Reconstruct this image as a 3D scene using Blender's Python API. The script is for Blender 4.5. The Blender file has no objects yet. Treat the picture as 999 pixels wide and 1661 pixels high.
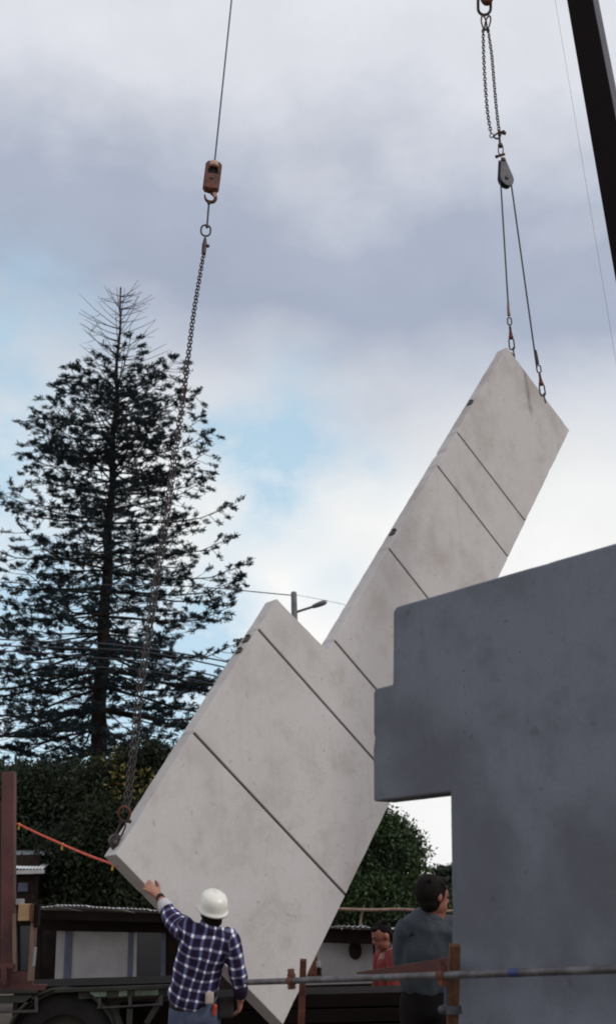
import bpy, bmesh, math, random
import numpy as np
from mathutils import Vector, Matrix, Quaternion, noise as mnoise
R = math.radians
S = bpy.context.scene
COL = S.collection
random.seed(7); RNG = np.random.default_rng(11)

# ------------------------------------------------------------------ camera
EYE = Vector((0, 0, 1.55)); F = 1900.0; TH = R(19.65); RO = R(1.42)
FWD = Vector((0, math.cos(TH), math.sin(TH))); _r0 = Vector((1, 0, 0)); _u0 = Vector((0, -math.sin(TH), math.cos(TH)))
RIGHT = _r0*math.cos(RO) - _u0*math.sin(RO); UP = _r0*math.sin(RO) + _u0*math.cos(RO)
cam = bpy.data.objects.new('camera', bpy.data.cameras.new('camera')); COL.objects.link(cam)
M = Matrix((RIGHT, UP, -FWD)).transposed().to_4x4(); M.translation = EYE
cam.matrix_world = M
cam.data.sensor_fit = 'VERTICAL'; cam.data.sensor_height = 36; cam.data.lens = 36*F/1661
cam.data.clip_start = .05; cam.data.clip_end = 3000
cam.data.dof.use_dof = True; cam.data.dof.focus_distance = 11.5; cam.data.dof.aperture_fstop = 2.8
S.camera = cam
S.view_settings.view_transform = 'Standard'; S.view_settings.look = 'None'
S.view_settings.exposure = 0.0; S.view_settings.gamma = 1
S.cycles.filter_width = 1.9
S.cycles.max_bounces = 6

def ray(px, py): return FWD + RIGHT*((px-499.5)/F) - UP*((py-830.5)/F)
def P(px, py, d): return EYE + ray(px, py)*d                    # point seen at a photo pixel, at a depth along the view axis
def PY(px, py, y):                                              # the same at a world distance y
    r = ray(px, py); return EYE + r*(y/r.y)

# ------------------------------------------------------------------ sky, sun
SUN = Vector((0.80, -0.42, 0.75)).normalized()
w = bpy.data.worlds.new('World'); S.world = w; w.use_nodes = True
nt = w.node_tree; nt.nodes.clear(); N = nt.nodes.new; L = nt.links.new
def math_node(nt, op, a, b=None, clamp=False):
    n = nt.nodes.new('ShaderNodeMath'); n.operation = op; n.use_clamp = clamp
    for i, v in enumerate((a, b)):
        if v is None: continue
        if isinstance(v, (int, float)): n.inputs[i].default_value = v
        else: nt.links.new(v, n.inputs[i])
    return n.outputs[0]
sky = N('ShaderNodeTexSky'); sky.sky_type = 'NISHITA'; sky.sun_disc = False
sky.sun_elevation = math.asin(SUN.z); sky.sun_rotation = math.atan2(SUN.x, SUN.y)
bg_blue = N('ShaderNodeBackground'); bg_blue.inputs[1].default_value = 0.15; L(sky.outputs[0], bg_blue.inputs[0])
tc = N('ShaderNodeTexCoord'); DIR = tc.outputs['Generated']
sep = N('ShaderNodeSeparateXYZ'); L(DIR, sep.inputs[0]); Z = sep.outputs[2]
def cloud_noise(scale, detail, rough=.55, stretch=1.6, off=(0, 0, 0)):
    mp = N('ShaderNodeMapping'); mp.inputs['Scale'].default_value = (1, 1, stretch); mp.inputs['Location'].default_value = off
    L(DIR, mp.inputs[0]); t = N('ShaderNodeTexNoise'); t.inputs['Scale'].default_value = scale
    t.inputs['Detail'].default_value = detail; t.inputs['Roughness'].default_value = rough; L(mp.outputs[0], t.inputs['Vector'])
    return t.outputs[0]
n_big = cloud_noise(2.6, 3, .5, 1.7, (.3, .1, .2)); n_mid = cloud_noise(7.0, 6, .58, 1.5, (1.7, .4, 2.2)); n_fine = cloud_noise(16, 6, .6, 1.3, (3.1, .9, .6))
zz = math_node(nt, 'ADD', Z, math_node(nt, 'MULTIPLY', math_node(nt, 'SUBTRACT', n_big, .5), .24))
zz = math_node(nt, 'ADD', zz, math_node(nt, 'MULTIPLY', math_node(nt, 'SUBTRACT', n_mid, .5), .12))
rp = N('ShaderNodeValToRGB'); L(zz, rp.inputs[0]); el = rp.color_ramp.elements
stops = [(0.0, (.93, .94, .94)), (.22, (.95, .945, .93)), (.34, (.89, .90, .90)), (.42, (.67, .70, .76)), (.49, (.395, .447, .565)),
         (.56, (.42, .468, .58)), (.65, (.715, .735, .795)), (.78, (.78, .795, .835)), (1.0, (.56, .58, .65))]
el[0].position = 0; el[0].color = (*stops[0][1], 1); el[1].position = 1; el[1].color = (*stops[-1][1], 1)
for p_, c_ in stops[1:-1]:
    e = el.new(p_); e.color = (*c_, 1)
tex = math_node(nt, 'ADD', .86, math_node(nt, 'MULTIPLY', math_node(nt, 'ADD', math_node(nt, 'MULTIPLY', n_fine, .5), n_mid), .19))
mul = N('ShaderNodeVectorMath'); mul.operation = 'SCALE'; L(rp.outputs[0], mul.inputs[0]); L(tex, mul.inputs['Scale'])
bg_cloud = N('ShaderNodeBackground'); L(mul.outputs[0], bg_cloud.inputs[0]); bg_cloud.inputs[1].default_value = 1.0
# breaks in the cloud, where blue shows
mask = math_node(nt, 'MULTIPLY', math_node(nt, 'SUBTRACT', cloud_noise(3.3, 4, .55, 2.2, (5.2, 3.3, .7)), .63), 4.0)
def gap(px, py, deg, k):
    global mask
    d = ray(px, py).normalized()
    dp = N('ShaderNodeVectorMath'); dp.operation = 'DOT_PRODUCT'; L(DIR, dp.inputs[0]); dp.inputs[1].default_value = d
    nrm = N('ShaderNodeVectorMath'); nrm.operation = 'NORMALIZE'; L(DIR, nrm.inputs[0]); L(nrm.outputs[0], dp.inputs[0])
    ang = math_node(nt, 'ARCCOSINE', dp.outputs['Value'])
    v = math_node(nt, 'MULTIPLY', math_node(nt, 'SUBTRACT', 1.0, math_node(nt, 'DIVIDE', ang, R(deg))), k)
    v = math_node(nt, 'MAXIMUM', v, 0.0)
    mask = math_node(nt, 'ADD', math_node(nt, 'MAXIMUM', mask, 0.0), v)
gap(10, 565, 7.5, 1.25); gap(425, 785, 4.6, 1.5); gap(490, 655, 4.0, 1.0); gap(60, 1090, 12.0, 2.0); gap(250, 1130, 8.0, 1.8); gap(-160, 700, 7, 1.2); gap(350, 700, 2.6, .9); gap(600, 760, 2.6, .7); gap(560, 940, 3, .5)
mask = math_node(nt, 'MULTIPLY', mask, math_node(nt, 'MULTIPLY', math_node(nt, 'SUBTRACT', math_node(nt, 'ADD', math_node(nt, 'MULTIPLY', n_mid, .6), math_node(nt, 'MULTIPLY', n_fine, .4)), .36), 4.0), True)
mask = math_node(nt, 'MULTIPLY', mask, .85, True)
bg_veil = N('ShaderNodeBackground'); bg_veil.inputs[0].default_value = (.52, .77, .92, 1)
thin = N('ShaderNodeMixShader'); thin.inputs[0].default_value = .68; L(bg_blue.outputs[0], thin.inputs[1]); L(bg_veil.outputs[0], thin.inputs[2])
mx = N('ShaderNodeMixShader'); L(mask, mx.inputs[0]); L(bg_cloud.outputs[0], mx.inputs[1]); L(thin.outputs[0], mx.inputs[2])
out = N('ShaderNodeOutputWorld'); L(mx.outputs[0], out.inputs[0])
sun = bpy.data.objects.new('sun', bpy.data.lights.new('sun', 'SUN')); COL.objects.link(sun)
sun.data.energy = 1.4; sun.data.angle = R(14); sun.data.color = (1, .955, .90)
sun.rotation_euler = (-SUN).to_track_quat('-Z', 'Y').to_euler()

# ------------------------------------------------------------------ materials
def mat(name, c, c2=None, scale=3.0, amt=.5, rough=.8, metal=0.0, bump=0.0, fine=0.0, fscale=60, spec=.5, stretch=(1, 1, 1), detail=5):
    m = bpy.data.materials.new(name); m.use_nodes = True; nt = m.node_tree; b = nt.nodes['Principled BSDF']
    b.inputs['Roughness'].default_value = rough; b.inputs['Metallic'].default_value = metal; b.inputs['Specular IOR Level'].default_value = spec
    c2 = c2 or tuple(x*.7 for x in c)
    tc = nt.nodes.new('ShaderNodeTexCoord'); mp = nt.nodes.new('ShaderNodeMapping'); mp.inputs['Scale'].default_value = stretch
    nt.links.new(tc.outputs['Object'], mp.inputs[0])
    t = nt.nodes.new('ShaderNodeTexNoise'); t.inputs['Scale'].default_value = scale; t.inputs['Detail'].default_value = detail; t.inputs['Roughness'].default_value = .6
    nt.links.new(mp.outputs[0], t.inputs['Vector'])
    r = nt.nodes.new('ShaderNodeMapRange'); r.inputs[1].default_value = .5-.25*(1.2-amt); r.inputs[2].default_value = .5+.25*(1.2-amt); nt.links.new(t.outputs[0], r.inputs[0])
    mix = nt.nodes.new('ShaderNodeMix'); mix.data_type = 'RGBA'; nt.links.new(r.outputs[0], mix.inputs[0])
    mix.inputs[6].default_value = (*c, 1); mix.inputs[7].default_value = (*c2, 1); col = mix.outputs[2]
    t2 = None
    if fine or bump:
        t2 = nt.nodes.new('ShaderNodeTexNoise'); t2.inputs['Scale'].default_value = fscale; t2.inputs['Detail'].default_value = 3; nt.links.new(mp.outputs[0], t2.inputs['Vector'])
    if fine:
        v = math_node(nt, 'ADD', 1-fine, math_node(nt, 'MULTIPLY', t2.outputs[0], 2*fine))
        sc = nt.nodes.new('ShaderNodeVectorMath'); sc.operation = 'SCALE'; nt.links.new(col, sc.inputs[0]); nt.links.new(v, sc.inputs['Scale']); col = sc.outputs[0]
    nt.links.new(col, b.inputs['Base Color'])
    if bump:
        bp = nt.nodes.new('ShaderNodeBump'); bp.inputs['Strength'].default_value = bump; bp.inputs['Distance'].default_value = .01
        nt.links.new(t2.outputs[0], bp.inputs['Height']); nt.links.new(bp.outputs[0], b.inputs['Normal'])
    m['col_out'] = ''
    return m

def concrete(name, c, stain, light, seedoff, fine=.10, stain_amt=.6):
    m = bpy.data.materials.new(name); m.use_nodes = True; nt = m.node_tree; b = nt.nodes['Principled BSDF']
    b.inputs['Roughness'].default_value = .88; b.inputs['Specular IOR Level'].default_value = .3
    tc = nt.nodes.new('ShaderNodeTexCoord')
    def nz(scale, det, ro, off, st=(1, 1, 1)):
        mp = nt.nodes.new('ShaderNodeMapping'); mp.inputs['Location'].default_value = off; mp.inputs['Scale'].default_value = st; nt.links.new(tc.outputs['Object'], mp.inputs[0])
        t = nt.nodes.new('ShaderNodeTexNoise'); t.inputs['Scale'].default_value = scale; t.inputs['Detail'].default_value = det; t.inputs['Roughness'].default_value = ro
        t.inputs['Distortion'].default_value = .15
        nt.links.new(mp.outputs[0], t.inputs['Vector']); return t.outputs[0]
    def ramp(v, a, z):
        r = nt.nodes.new('ShaderNodeMapRange'); r.inputs[1].default_value = a; r.inputs[2].default_value = z; r.interpolation_type = 'SMOOTHSTEP'; nt.links.new(v, r.inputs[0]); return r.outputs[0]
    def mixc(f, a, z):
        x = nt.nodes.new('ShaderNodeMix'); x.data_type = 'RGBA'; nt.links.new(f, x.inputs[0])
        for i, v in ((6, a), (7, z)):
            if isinstance(v, tuple): x.inputs[i].default_value = (*v, 1)
            else: nt.links.new(v, x.inputs[i])
        return x.outputs[2]
    o = seedoff
    big = nz(.9, 4, .55, (o, 0, 0)); mid = nz(2.3, 6, .6, (o+3, 1, 2)); sm = nz(9, 5, .6, (o, 5, 1)); gr = nz(105, 2, .6, (o, 0, 7)); spots = nz(14, 2, .4, (o, 9, 9))
    col = mixc(math_node(nt, 'MULTIPLY', ramp(big, .48, .68), stain_amt), c, stain)
    col = mixc(math_node(nt, 'MULTIPLY', ramp(mid, .50, .72), stain_amt*.8), col, stain)
    col = mixc(math_node(nt, 'MULTIPLY', ramp(mid, .48, .28), .4), col, light)
    col = mixc(math_node(nt, 'MULTIPLY', ramp(sm, .52, .75), .35), col, stain)
    col = mixc(math_node(nt, 'MULTIPLY', ramp(spots, .70, .76), .30), col, tuple(x*.45 for x in stain))
    streak = nz(1.0, 5, .6, (o, 2, 4), (7, 7, .55)); col = mixc(math_node(nt, 'MULTIPLY', ramp(streak, .54, .74), .30), col, stain)
    vo = nt.nodes.new('ShaderNodeTexVoronoi'); vo.inputs['Scale'].default_value = 11; nt.links.new(tc.outputs['Object'], vo.inputs['Vector'])
    wn = nt.nodes.new('ShaderNodeSeparateColor'); nt.links.new(vo.outputs['Color'], wn.inputs[0])
    hole = math_node(nt, 'MULTIPLY', math_node(nt, 'LESS_THAN', vo.outputs['Distance'], math_node(nt, 'MULTIPLY', wn.outputs[1], .085)), math_node(nt, 'GREATER_THAN', wn.outputs[0], .62))
    col = mixc(math_node(nt, 'MULTIPLY', hole, .55), col, tuple(x*.4 for x in stain))
    v = math_node(nt, 'ADD', 1-fine, math_node(nt, 'MULTIPLY', gr, 2*fine))
    sc = nt.nodes.new('ShaderNodeVectorMath'); sc.operation = 'SCALE'; nt.links.new(col, sc.inputs[0]); nt.links.new(v, sc.inputs['Scale'])
    nt.links.new(sc.outputs[0], b.inputs['Base Color'])
    bp = nt.nodes.new('ShaderNodeBump'); bp.inputs['Strength'].default_value = .25; bp.inputs['Distance'].default_value = .01
    nt.links.new(sm, bp.inputs['Height']); nt.links.new(bp.outputs[0], b.inputs['Normal'])
    return m

MT = dict(
    panel=concrete('pale_concrete', (.488, .460, .456), (.355, .316, .297), (.545, .522, .522), 0.0, .18, .72),
    groove=mat('groove_dark', (.055, .05, .05), rough=.9),  # groove floors are much darker than the slab face
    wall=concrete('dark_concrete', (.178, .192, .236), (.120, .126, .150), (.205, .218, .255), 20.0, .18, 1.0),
    rust=mat('rusty_steel', (.16, .055, .03), (.07, .028, .02), 9, .7, .85, .2, .3, .15),
    rustp=mat('rust_red_paint', (.115, .04, .037), (.065, .025, .024), 5, .6, .8, 0, .2, .15),
    block=mat('rusty_orange_block', (.17, .062, .04), (.07, .032, .027), 12, .8, .7, .2, .3, .2),
    blocktop=mat('worn_block_nose', (.52, .36, .28), (.36, .22, .16), 14, .6, .6, .1, .2, .1),
    black=mat('black_recess', (.012, .009, .009), rough=.9),
    chain=mat('chain_steel', (.075, .058, .055), (.035, .03, .035), 30, .6, .6, .5),
    steel=mat('worn_steel', (.07, .074, .088), (.04, .04, .048), 14, .6, .6, .1, 0, .1),
    cable=mat('wire_rope', (.055, .055, .07), (.03, .03, .04), 60, .5, .6, .4),
    boomd=mat('boom_shaded_paint', (.012, .008, .009), (.008, .006, .007), 2, .5, .9, spec=.06),
    booml=mat('boom_lit_worn_paint', (.080, .068, .10), (.035, .03, .042), 1.6, .7, .7, 0, 0, .1, 40, .5, (6, 6, .8)),  # streaked lit tone for the boom's right face; light put into the colour
    bark=mat('pine_bark', (.022, .016, .014), (.011, .009, .009), 6, .6, .95, 0, .5, .2, 12, .2, (3, 3, .6)),
    twig=mat('dead_twig', (.075, .058, .066), (.045, .036, .042), 4, .5, .9),
    needle=mat('pine_needles', (.022, .036, .040), (.011, .019, .026), .6, .6, .8, spec=.12),
    leafd=mat('dark_leaves', (.026, .036, .018), (.012, .018, .011), .8, .7, .7, spec=.2),
    leafy=mat('yellow_blossom', (.19, .15, .03), (.09, .08, .02), 2, .5, .7),
    leafg=mat('green_leaves', (.040, .066, .022), (.018, .032, .013), .9, .7, .6, spec=.25),
    ground=mat('bare_dirt', (.13, .10, .075), (.08, .062, .05), .7, .5, .95, 0, .6, .2, 18),
    pole=mat('weathered_pole', (.17, .175, .19), (.11, .11, .12), 3, .5, .8),
    roof=mat('galvanised_roof', (.58, .60, .63), (.40, .41, .43), 2, .6, .55, .3),
    white=mat('weathered_white_board', (.37, .36, .375), (.28, .27, .28), 2.2, .5, .8, 0, 0, .06),
    trim=mat('blue_grey_trim', (.10, .115, .17), (.06, .07, .10), 5, .5, .7),
    dark=mat('dark_brown_boards', (.024, .016, .014), (.013, .009, .008), 3, .6, .95, spec=.15), darkply=mat('near_black_ply', (.011, .007, .006), (.007, .005, .005), 3, .6, .95, spec=.08),
    glass=mat('dark_window_glass', (.02, .021, .03), rough=.15, spec=.5),
    olive=mat('olive_truck_paint', (.030, .031, .021), (.014, .014, .010), 6, .7, .6, 0, 0, .15),
    gbar=mat('dull_guard_paint', (.075, .062, .062), (.04, .034, .032), 8, .6, .7),
    recess=mat('dark_recess', (.07, .062, .06), rough=.9), leafm=mat('mid_leaves', (.028, .036, .018), (.012, .017, .010), .9, .7, .75, spec=.15),
    mint=mat('pale_green_paint', (.20, .28, .21), (.10, .12, .085), 7, .7, .6),
    rubber=mat('tyre_rubber', (.022, .018, .018), (.014, .012, .012), 8, .5, .9, 0, .3),
    timber=mat('weathered_timber', (.26, .18, .135), (.15, .10, .08), 4, .6, .85, 0, .3, .12, 30, .3, (6, 6, .7)),
    timbery=mat('pale_sawn_timber', (.46, .30, .16), (.34, .21, .11), 6, .5, .8, 0, .2, .1),
    timbero=mat('orange_brown_timber', (.14, .066, .034), (.08, .038, .022), 7, .7, .85, 0, .3, .12, 30, .3, (5, 5, .6)),
    pipe=mat('galvanised_tube', (.15, .145, .155), (.065, .055, .058), 10, .7, .55, .4, .1, .15, 40),
    orange=mat('orange_rope', (.62, .075, .03), (.42, .05, .025), 12, .5, .7),
    yellow=mat('yellow_tie', (.62, .40, .04), rough=.7),
    blue=mat('blue_tape', (.022, .035, .15), (.015, .025, .1), 30, .5, .6),
    skin=mat('skin', (.36, .165, .11), (.30, .13, .09), 14, .5, .55, 0, 0, .05),
    skinr=mat('ruddy_skin', (.27, .095, .06), (.20, .065, .045), 14, .5, .55, 0, 0, .05),
    hair=mat('dark_hair', (.012, .008, .007), (.006, .005, .005), 40, .5, .8, spec=.12, bump=.6),
    jeans=mat('faded_jeans', (.085, .105, .17), (.05, .062, .11), 6, .6, .9, 0, .3, .12, 90),
    jacket=mat('blue_grey_jacket', (.052, .064, .080), (.032, .041, .052), 5, .6, .9, 0, .2, .1, 70),
    trouser=mat('dark_trousers', (.014, .011, .011), (.009, .008, .008), 5, .5, .95, spec=.1),
    red=mat('red_shirt', (.17, .014, .012), (.18, .016, .014), 6, .5, .85),
    redd=mat('dark_collar', (.035, .028, .035), rough=.9),
    helmet=mat('white_helmet_shell', (.78, .76, .70), (.70, .68, .62), 9, .5, .32, spec=.5),
    boot=mat('brown_boot', (.07, .045, .03), rough=.7),
    pouch=mat('pale_canvas_pouch', (.42, .36, .32), (.3, .25, .22), 20, .5, .9),
    cuff=mat('pale_cuff', (.55, .52, .56), rough=.9),
    iris=mat('eye_dark', (.02, .015, .012), rough=.2),
    lip=mat('lip', (.30, .09, .07), rough=.5),
)

def plaid_material():
    m = bpy.data.materials.new('plaid_cotton'); m.use_nodes = True; nt = m.node_tree; b = nt.nodes['Principled BSDF']
    b.inputs['Roughness'].default_value = .9; b.inputs['Specular IOR Level'].default_value = .2
    at = nt.nodes.new('ShaderNodeAttribute'); at.attribute_name = 'cloth'
    sp = nt.nodes.new('ShaderNodeSeparateXYZ'); nt.links.new(at.outputs['Vector'], sp.inputs[0])
    def band(v, period, wdt):
        x = math_node(nt, 'FRACT', math_node(nt, 'DIVIDE', v, period))
        x = math_node(nt, 'ABSOLUTE', math_node(nt, 'SUBTRACT', x, .5))
        r = nt.nodes.new('ShaderNodeMapRange'); r.interpolation_type = 'SMOOTHSTEP'
        r.inputs[1].default_value = wdt*1.5; r.inputs[2].default_value = wdt*.5; nt.links.new(x, r.inputs[0]); return r.outputs[0]
    a = band(sp.outputs[0], .074, .125); c = band(sp.outputs[1], .074, .125)
    a2 = band(math_node(nt, 'ADD', sp.outputs[0], .037), .074, .30); 
    def mixc(f, x, z):
        q = nt.nodes.new('ShaderNodeMix'); q.data_type = 'RGBA'; nt.links.new(f, q.inputs[0])
        for i, v in ((6, x), (7, z)):
            if isinstance(v, tuple): q.inputs[i].default_value = (*v, 1)
            else: nt.links.new(v, q.inputs[i])
        return q.outputs[2]
    col = mixc(a2, (.022, .024, .085), (.020, .011, .032))
    s = math_node(nt, 'MULTIPLY', math_node(nt, 'ADD', a, c), .42)
    col = mixc(s, col, (.26, .27, .47)); col = mixc(math_node(nt, 'MULTIPLY', a, c), col, (.88, .86, .88))
    nt.links.new(col, b.inputs['Base Color']); return m
MT['plaid'] = plaid_material()

# ------------------------------------------------------------------ object helpers
ORG = {}
def tag(o, label=None, cat=None, group=None, kind=None):
    if label: o['label'] = label
    if cat: o['category'] = cat
    if group: o['group'] = group
    if kind: o['kind'] = kind
    return o
def thing(name, loc, label, cat, group=None):
    o = bpy.data.objects.new(name, None); COL.objects.link(o); o.location = loc; o.empty_display_size = .1
    ORG[o] = Vector(loc); return tag(o, label, cat, group)
def link_mesh(name, me, parent=None):
    o = bpy.data.objects.new(name, me); COL.objects.link(o)
    if parent is not None: o.parent = parent; ORG[o] = ORG[parent]
    return o
def attach(o, parent):                              # a moved or turned copy under its thing, given in world space
    o.parent = parent; o.location = Vector(o.location) - ORG[parent]; ORG[o] = ORG[parent]

class MB:
    def __init__(s): s.v = []; s.f = []; s.m = []; s.cur = 0; s.smooth = []
    def add(s, vs, fs, smooth=False):
        o = len(s.v); s.v += [Vector(x) for x in vs]
        for f in fs: s.f.append([i+o for i in f]); s.m.append(s.cur); s.smooth.append(smooth)
        return s
    def box(s, c, sx, sy, sz, ax=None):
        c = Vector(c); X, Y, Zx = ax if ax else (Vector((1, 0, 0)), Vector((0, 1, 0)), Vector((0, 0, 1)))
        vs = [c + X*(a*sx/2) + Y*(b*sy/2) + Zx*(d*sz/2) for a in (-1, 1) for b in (-1, 1) for d in (-1, 1)]
        return s.add(vs, [(0, 1, 3, 2), (4, 6, 7, 5), (0, 4, 5, 1), (2, 3, 7, 6), (0, 2, 6, 4), (1, 5, 7, 3)])
    def bar(s, a, b, wd, th, up=(0, 0, 1)):         # a rectangular bar from a to b; wd sideways, th along "up"
        a, b = Vector(a), Vector(b); X = (b-a).normalized(); Y = Vector(up).cross(X).normalized(); Zx = X.cross(Y)
        return s.box((a+b)/2, (b-a).length, wd, th, (X, Y, Zx))
    def tube(s, pts, rad, n=8, closed=False, caps=True):
        pts = [Vector(p) for p in pts]; k = len(pts)
        rr = rad if isinstance(rad, (list, tuple)) else [rad]*k
        tan = []
        for i in range(k):
            if closed: t = pts[(i+1) % k]-pts[i-1]
            else: t = pts[min(i+1, k-1)]-pts[max(i-1, 0)]
            tan.append(t.normalized() if t.length > 1e-9 else Vector((0, 0, 1)))
        ref = Vector((0, 0, 1)) if abs(tan[0].z) < .9 else Vector((1, 0, 0))
        u = tan[0].cross(ref).normalized(); vs = []
        for i in range(k):
            u = (u - tan[i]*u.dot(tan[i])).normalized(); w_ = tan[i].cross(u)
            for j in range(n):
                a = 2*math.pi*j/n; vs.append(pts[i] + (u*math.cos(a)+w_*math.sin(a))*rr[i])
        fs = []
        for i in range(k if closed else k-1):
            q = (i+1) % k
            for j in range(n): fs.append((i*n+j, i*n+(j+1) % n, q*n+(j+1) % n, q*n+j))
        s.add(vs, fs, True)
        if caps and not closed: s.add(vs[:n], [tuple(range(n))[::-1]]); s.add(vs[-n:], [tuple(range(n))])
        return s
    def prism(s, poly, off):                        # polygon (list of points) thickened by the vector off
        poly = [Vector(p) for p in poly]; off = Vector(off); k = len(poly)
        return s.add(poly + [p+off for p in poly], [tuple(range(k)), tuple(range(2*k-1, k-1, -1))] + [(i, i+k, (i+1) % k+k, (i+1) % k) for i in range(k)])
    def ball(s, c, r, ax=None, nu=12, nv=8, vmin=-90, vmax=90):
        c = Vector(c); rx, ry, rz = (r, r, r) if isinstance(r, (int, float)) else r
        X, Y, Zx = ax if ax else (Vector((1, 0, 0)), Vector((0, 1, 0)), Vector((0, 0, 1)))
        vs = []; 
        for i in range(nv+1):
            a = R(vmin + (vmax-vmin)*i/nv)
            for j in range(nu):
                b = 2*math.pi*j/nu; vs.append(c + X*(rx*math.cos(a)*math.cos(b)) + Y*(ry*math.cos(a)*math.sin(b)) + Zx*(rz*math.sin(a)))
        fs = [(i*nu+j, i*nu+(j+1) % nu, (i+1)*nu+(j+1) % nu, (i+1)*nu+j) for i in range(nv) for j in range(nu)]
        return s.add(vs, fs, True)
    def loft(s, rings, n=20):                       # rings: (centre, X axis, Y axis, rx, ry) with rounded ends
        vs = []; fs = []
        for (c, X, Y, rx, ry) in rings:
            for j in range(n):
                a = 2*math.pi*j/n; vs.append(Vector(c)+X*(rx*math.cos(a))+Y*(ry*math.sin(a)))
        k = len(rings)
        for i in range(k-1):
            for j in range(n): fs.append((i*n+j, i*n+(j+1) % n, (i+1)*n+(j+1) % n, (i+1)*n+j))
        fs.append(tuple(range(n))[::-1]); fs.append(tuple(range((k-1)*n, k*n)))
        return s.add(vs, fs, True)
    def mesh(s, name, mats, org=Vector((0, 0, 0)), fix=True, weld=0):
        me = bpy.data.meshes.new(name); me.from_pydata([v-org for v in s.v], [], s.f)
        for m in (mats if isinstance(mats, (list, tuple)) else [mats]): me.materials.append(m)
        me.polygons.foreach_set('material_index', s.m); me.polygons.foreach_set('use_smooth', s.smooth)
        if fix or weld:
            bm = bmesh.new(); bm.from_mesh(me)
            if weld: bmesh.ops.remove_doubles(bm, verts=bm.verts, dist=weld)
            bmesh.ops.recalc_face_normals(bm, faces=bm.faces); bm.to_mesh(me); bm.free()
        me.update(); return me
    def build(s, name, mats, parent=None, bevel=0, fix=True, weld=0):
        org = ORG[parent] if parent is not None else Vector((0, 0, 0))
        o = link_mesh(name, s.mesh(name, mats, org, fix, weld), parent)
        if bevel:
            b = o.modifiers.new('bevel', 'BEVEL'); b.width = bevel; b.segments = 2; b.limit_method = 'ANGLE'; b.angle_limit = R(35)
        return o

def torus_link(length, width, wire, npath=12, ncs=5):           # stadium chain link, long axis Z, flat in XZ
    r = (width-wire)/2; h = max((length-width)/2, 0.0); pts = []
    half = npath//2
    for i in range(half+1): a = math.pi*i/half; pts.append(Vector((r*math.cos(a), 0, h+r*math.sin(a))))
    for i in range(half+1): a = math.pi+math.pi*i/half; pts.append(Vector((r*math.cos(a), 0, -h+r*math.sin(a))))
    if h == 0: pts = pts[:half] + pts[half+1:-1]
    return MB().tube(pts, wire/2, ncs, closed=True)

def spline(pts, n):                                             # Catmull-Rom through the points
    pts = [Vector(p) for p in pts]; q = [pts[0]*2-pts[1]]+pts+[pts[-1]*2-pts[-2]]; o = []
    for i in range(len(pts)-1):
        a, b, c, d = q[i:i+4]
        for k in range(n):
            t = k/n; o.append(.5*((2*b)+(c-a)*t+(2*a-5*b+4*c-d)*t*t+(3*b-3*c+d-a)*t**3))
    return o+[pts[-1]]

def chain(name, path, pitch, width, wire, label, group, twist=0.0):
    pts = spline(path, 40); root = thing(name, pts[-1], label, 'chain', group)
    me = torus_link(pitch+wire*1.9, width, wire).mesh('link', MT['chain'])
    acc = 0; k = 0; nxt = pitch/2
    for a, b in zip(pts, pts[1:]):
        seg = (b-a).length
        while nxt <= acc+seg:
            p = a.lerp(b, (nxt-acc)/seg); t = (b-a).normalized()
            o = bpy.data.objects.new('link', me); COL.objects.link(o)
            o.rotation_mode = 'QUATERNION'
            o.rotation_quaternion = t.to_track_quat('Z', 'X') @ Quaternion((0, 0, 1), (math.pi/2 if k % 2 else 0)+R(45)*0+twist+random.uniform(-.18, .18))
            o.location = p; attach(o, root); k += 1; nxt += pitch
        acc += seg
    return root

# ------------------------------------------------------------------ ground
g = MB(); nx = 40
for i in range(nx):
    for j in range(nx):
        pass
def ground_z(x, y): return 0.05*mnoise.noise((x*.35, y*.35, 0))*min(1, max(0, (y-2)/4))
xs = sorted(set([-1500, -400, -120, -60]+[-30+1.5*i for i in range(41)]+[60, 120, 400, 1500])); ys = sorted(set([-300, -60]+[-6+1.5*i for i in range(44)]+[80, 120, 300, 800, 2500]))
vs = [(x, y, ground_z(x, y) - .05 if abs(x) <= 30 and -6 <= y <= 60 else -.05) for y in ys for x in xs]
g.add(vs, [(j*len(xs)+i, j*len(xs)+i+1, (j+1)*len(xs)+i+1, (j+1)*len(xs)+i) for j in range(len(ys)-1) for i in range(len(xs)-1)], True)
tag(g.build('ground', MT['ground']), 'bare brown dirt ground of the building site', None, None, 'structure')

# ------------------------------------------------------------------ lifted concrete panel (hangs upright, turned on its corner)
PO = Vector((-1.5238, 9.1381, 2.1266)); E1 = Vector((.58593, .52652, -.61600)); E2 = Vector((.43103, .44122, .78711)); E1.normalize()
EN = E1.cross(E2).normalized(); E2 = EN.cross(E1); PT = .16
def on_panel(px, py):
    r = ray(px, py); t = (PO-EYE).dot(EN)/r.dot(EN); q = EYE+r*t-PO; return q.dot(E1), q.dot(E2)
def pan(u, v, d=0): return PO + E1*u + E2*v + EN*d
panel = thing('concrete_panel', pan(0, 0), 'large pale grey concrete panel with grooves, hanging tilted from two hoists', 'concrete panel')
gl = [((315, 1189), (561, 1452), 0), ((418.5, 1020), (603, 1228), 0), ((545, 1042), (605, 1112), 1), ((634, 894), (692, 968), 1), ((711, 758), (824, 904), 1), ((741, 701), (852, 846), 1)]
WR = 2.086; UL = .696
p_low = on_panel(188, 1386); p_lowr = (WR, 0.0)
pk = on_panel(449, 971); nf = on_panel(531, 1055); pt_ = on_panel(822, 563); ptr = on_panel(923, 698)
def left_u(v):
    if v < pk[1]: return p_low[0] + (pk[0]-p_low[0])*(v-p_low[1])/(pk[1]-p_low[1])
    return nf[0] + (pt_[0]-nf[0])*(v-nf[1])/(pt_[1]-nf[1])
lines = []
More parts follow.
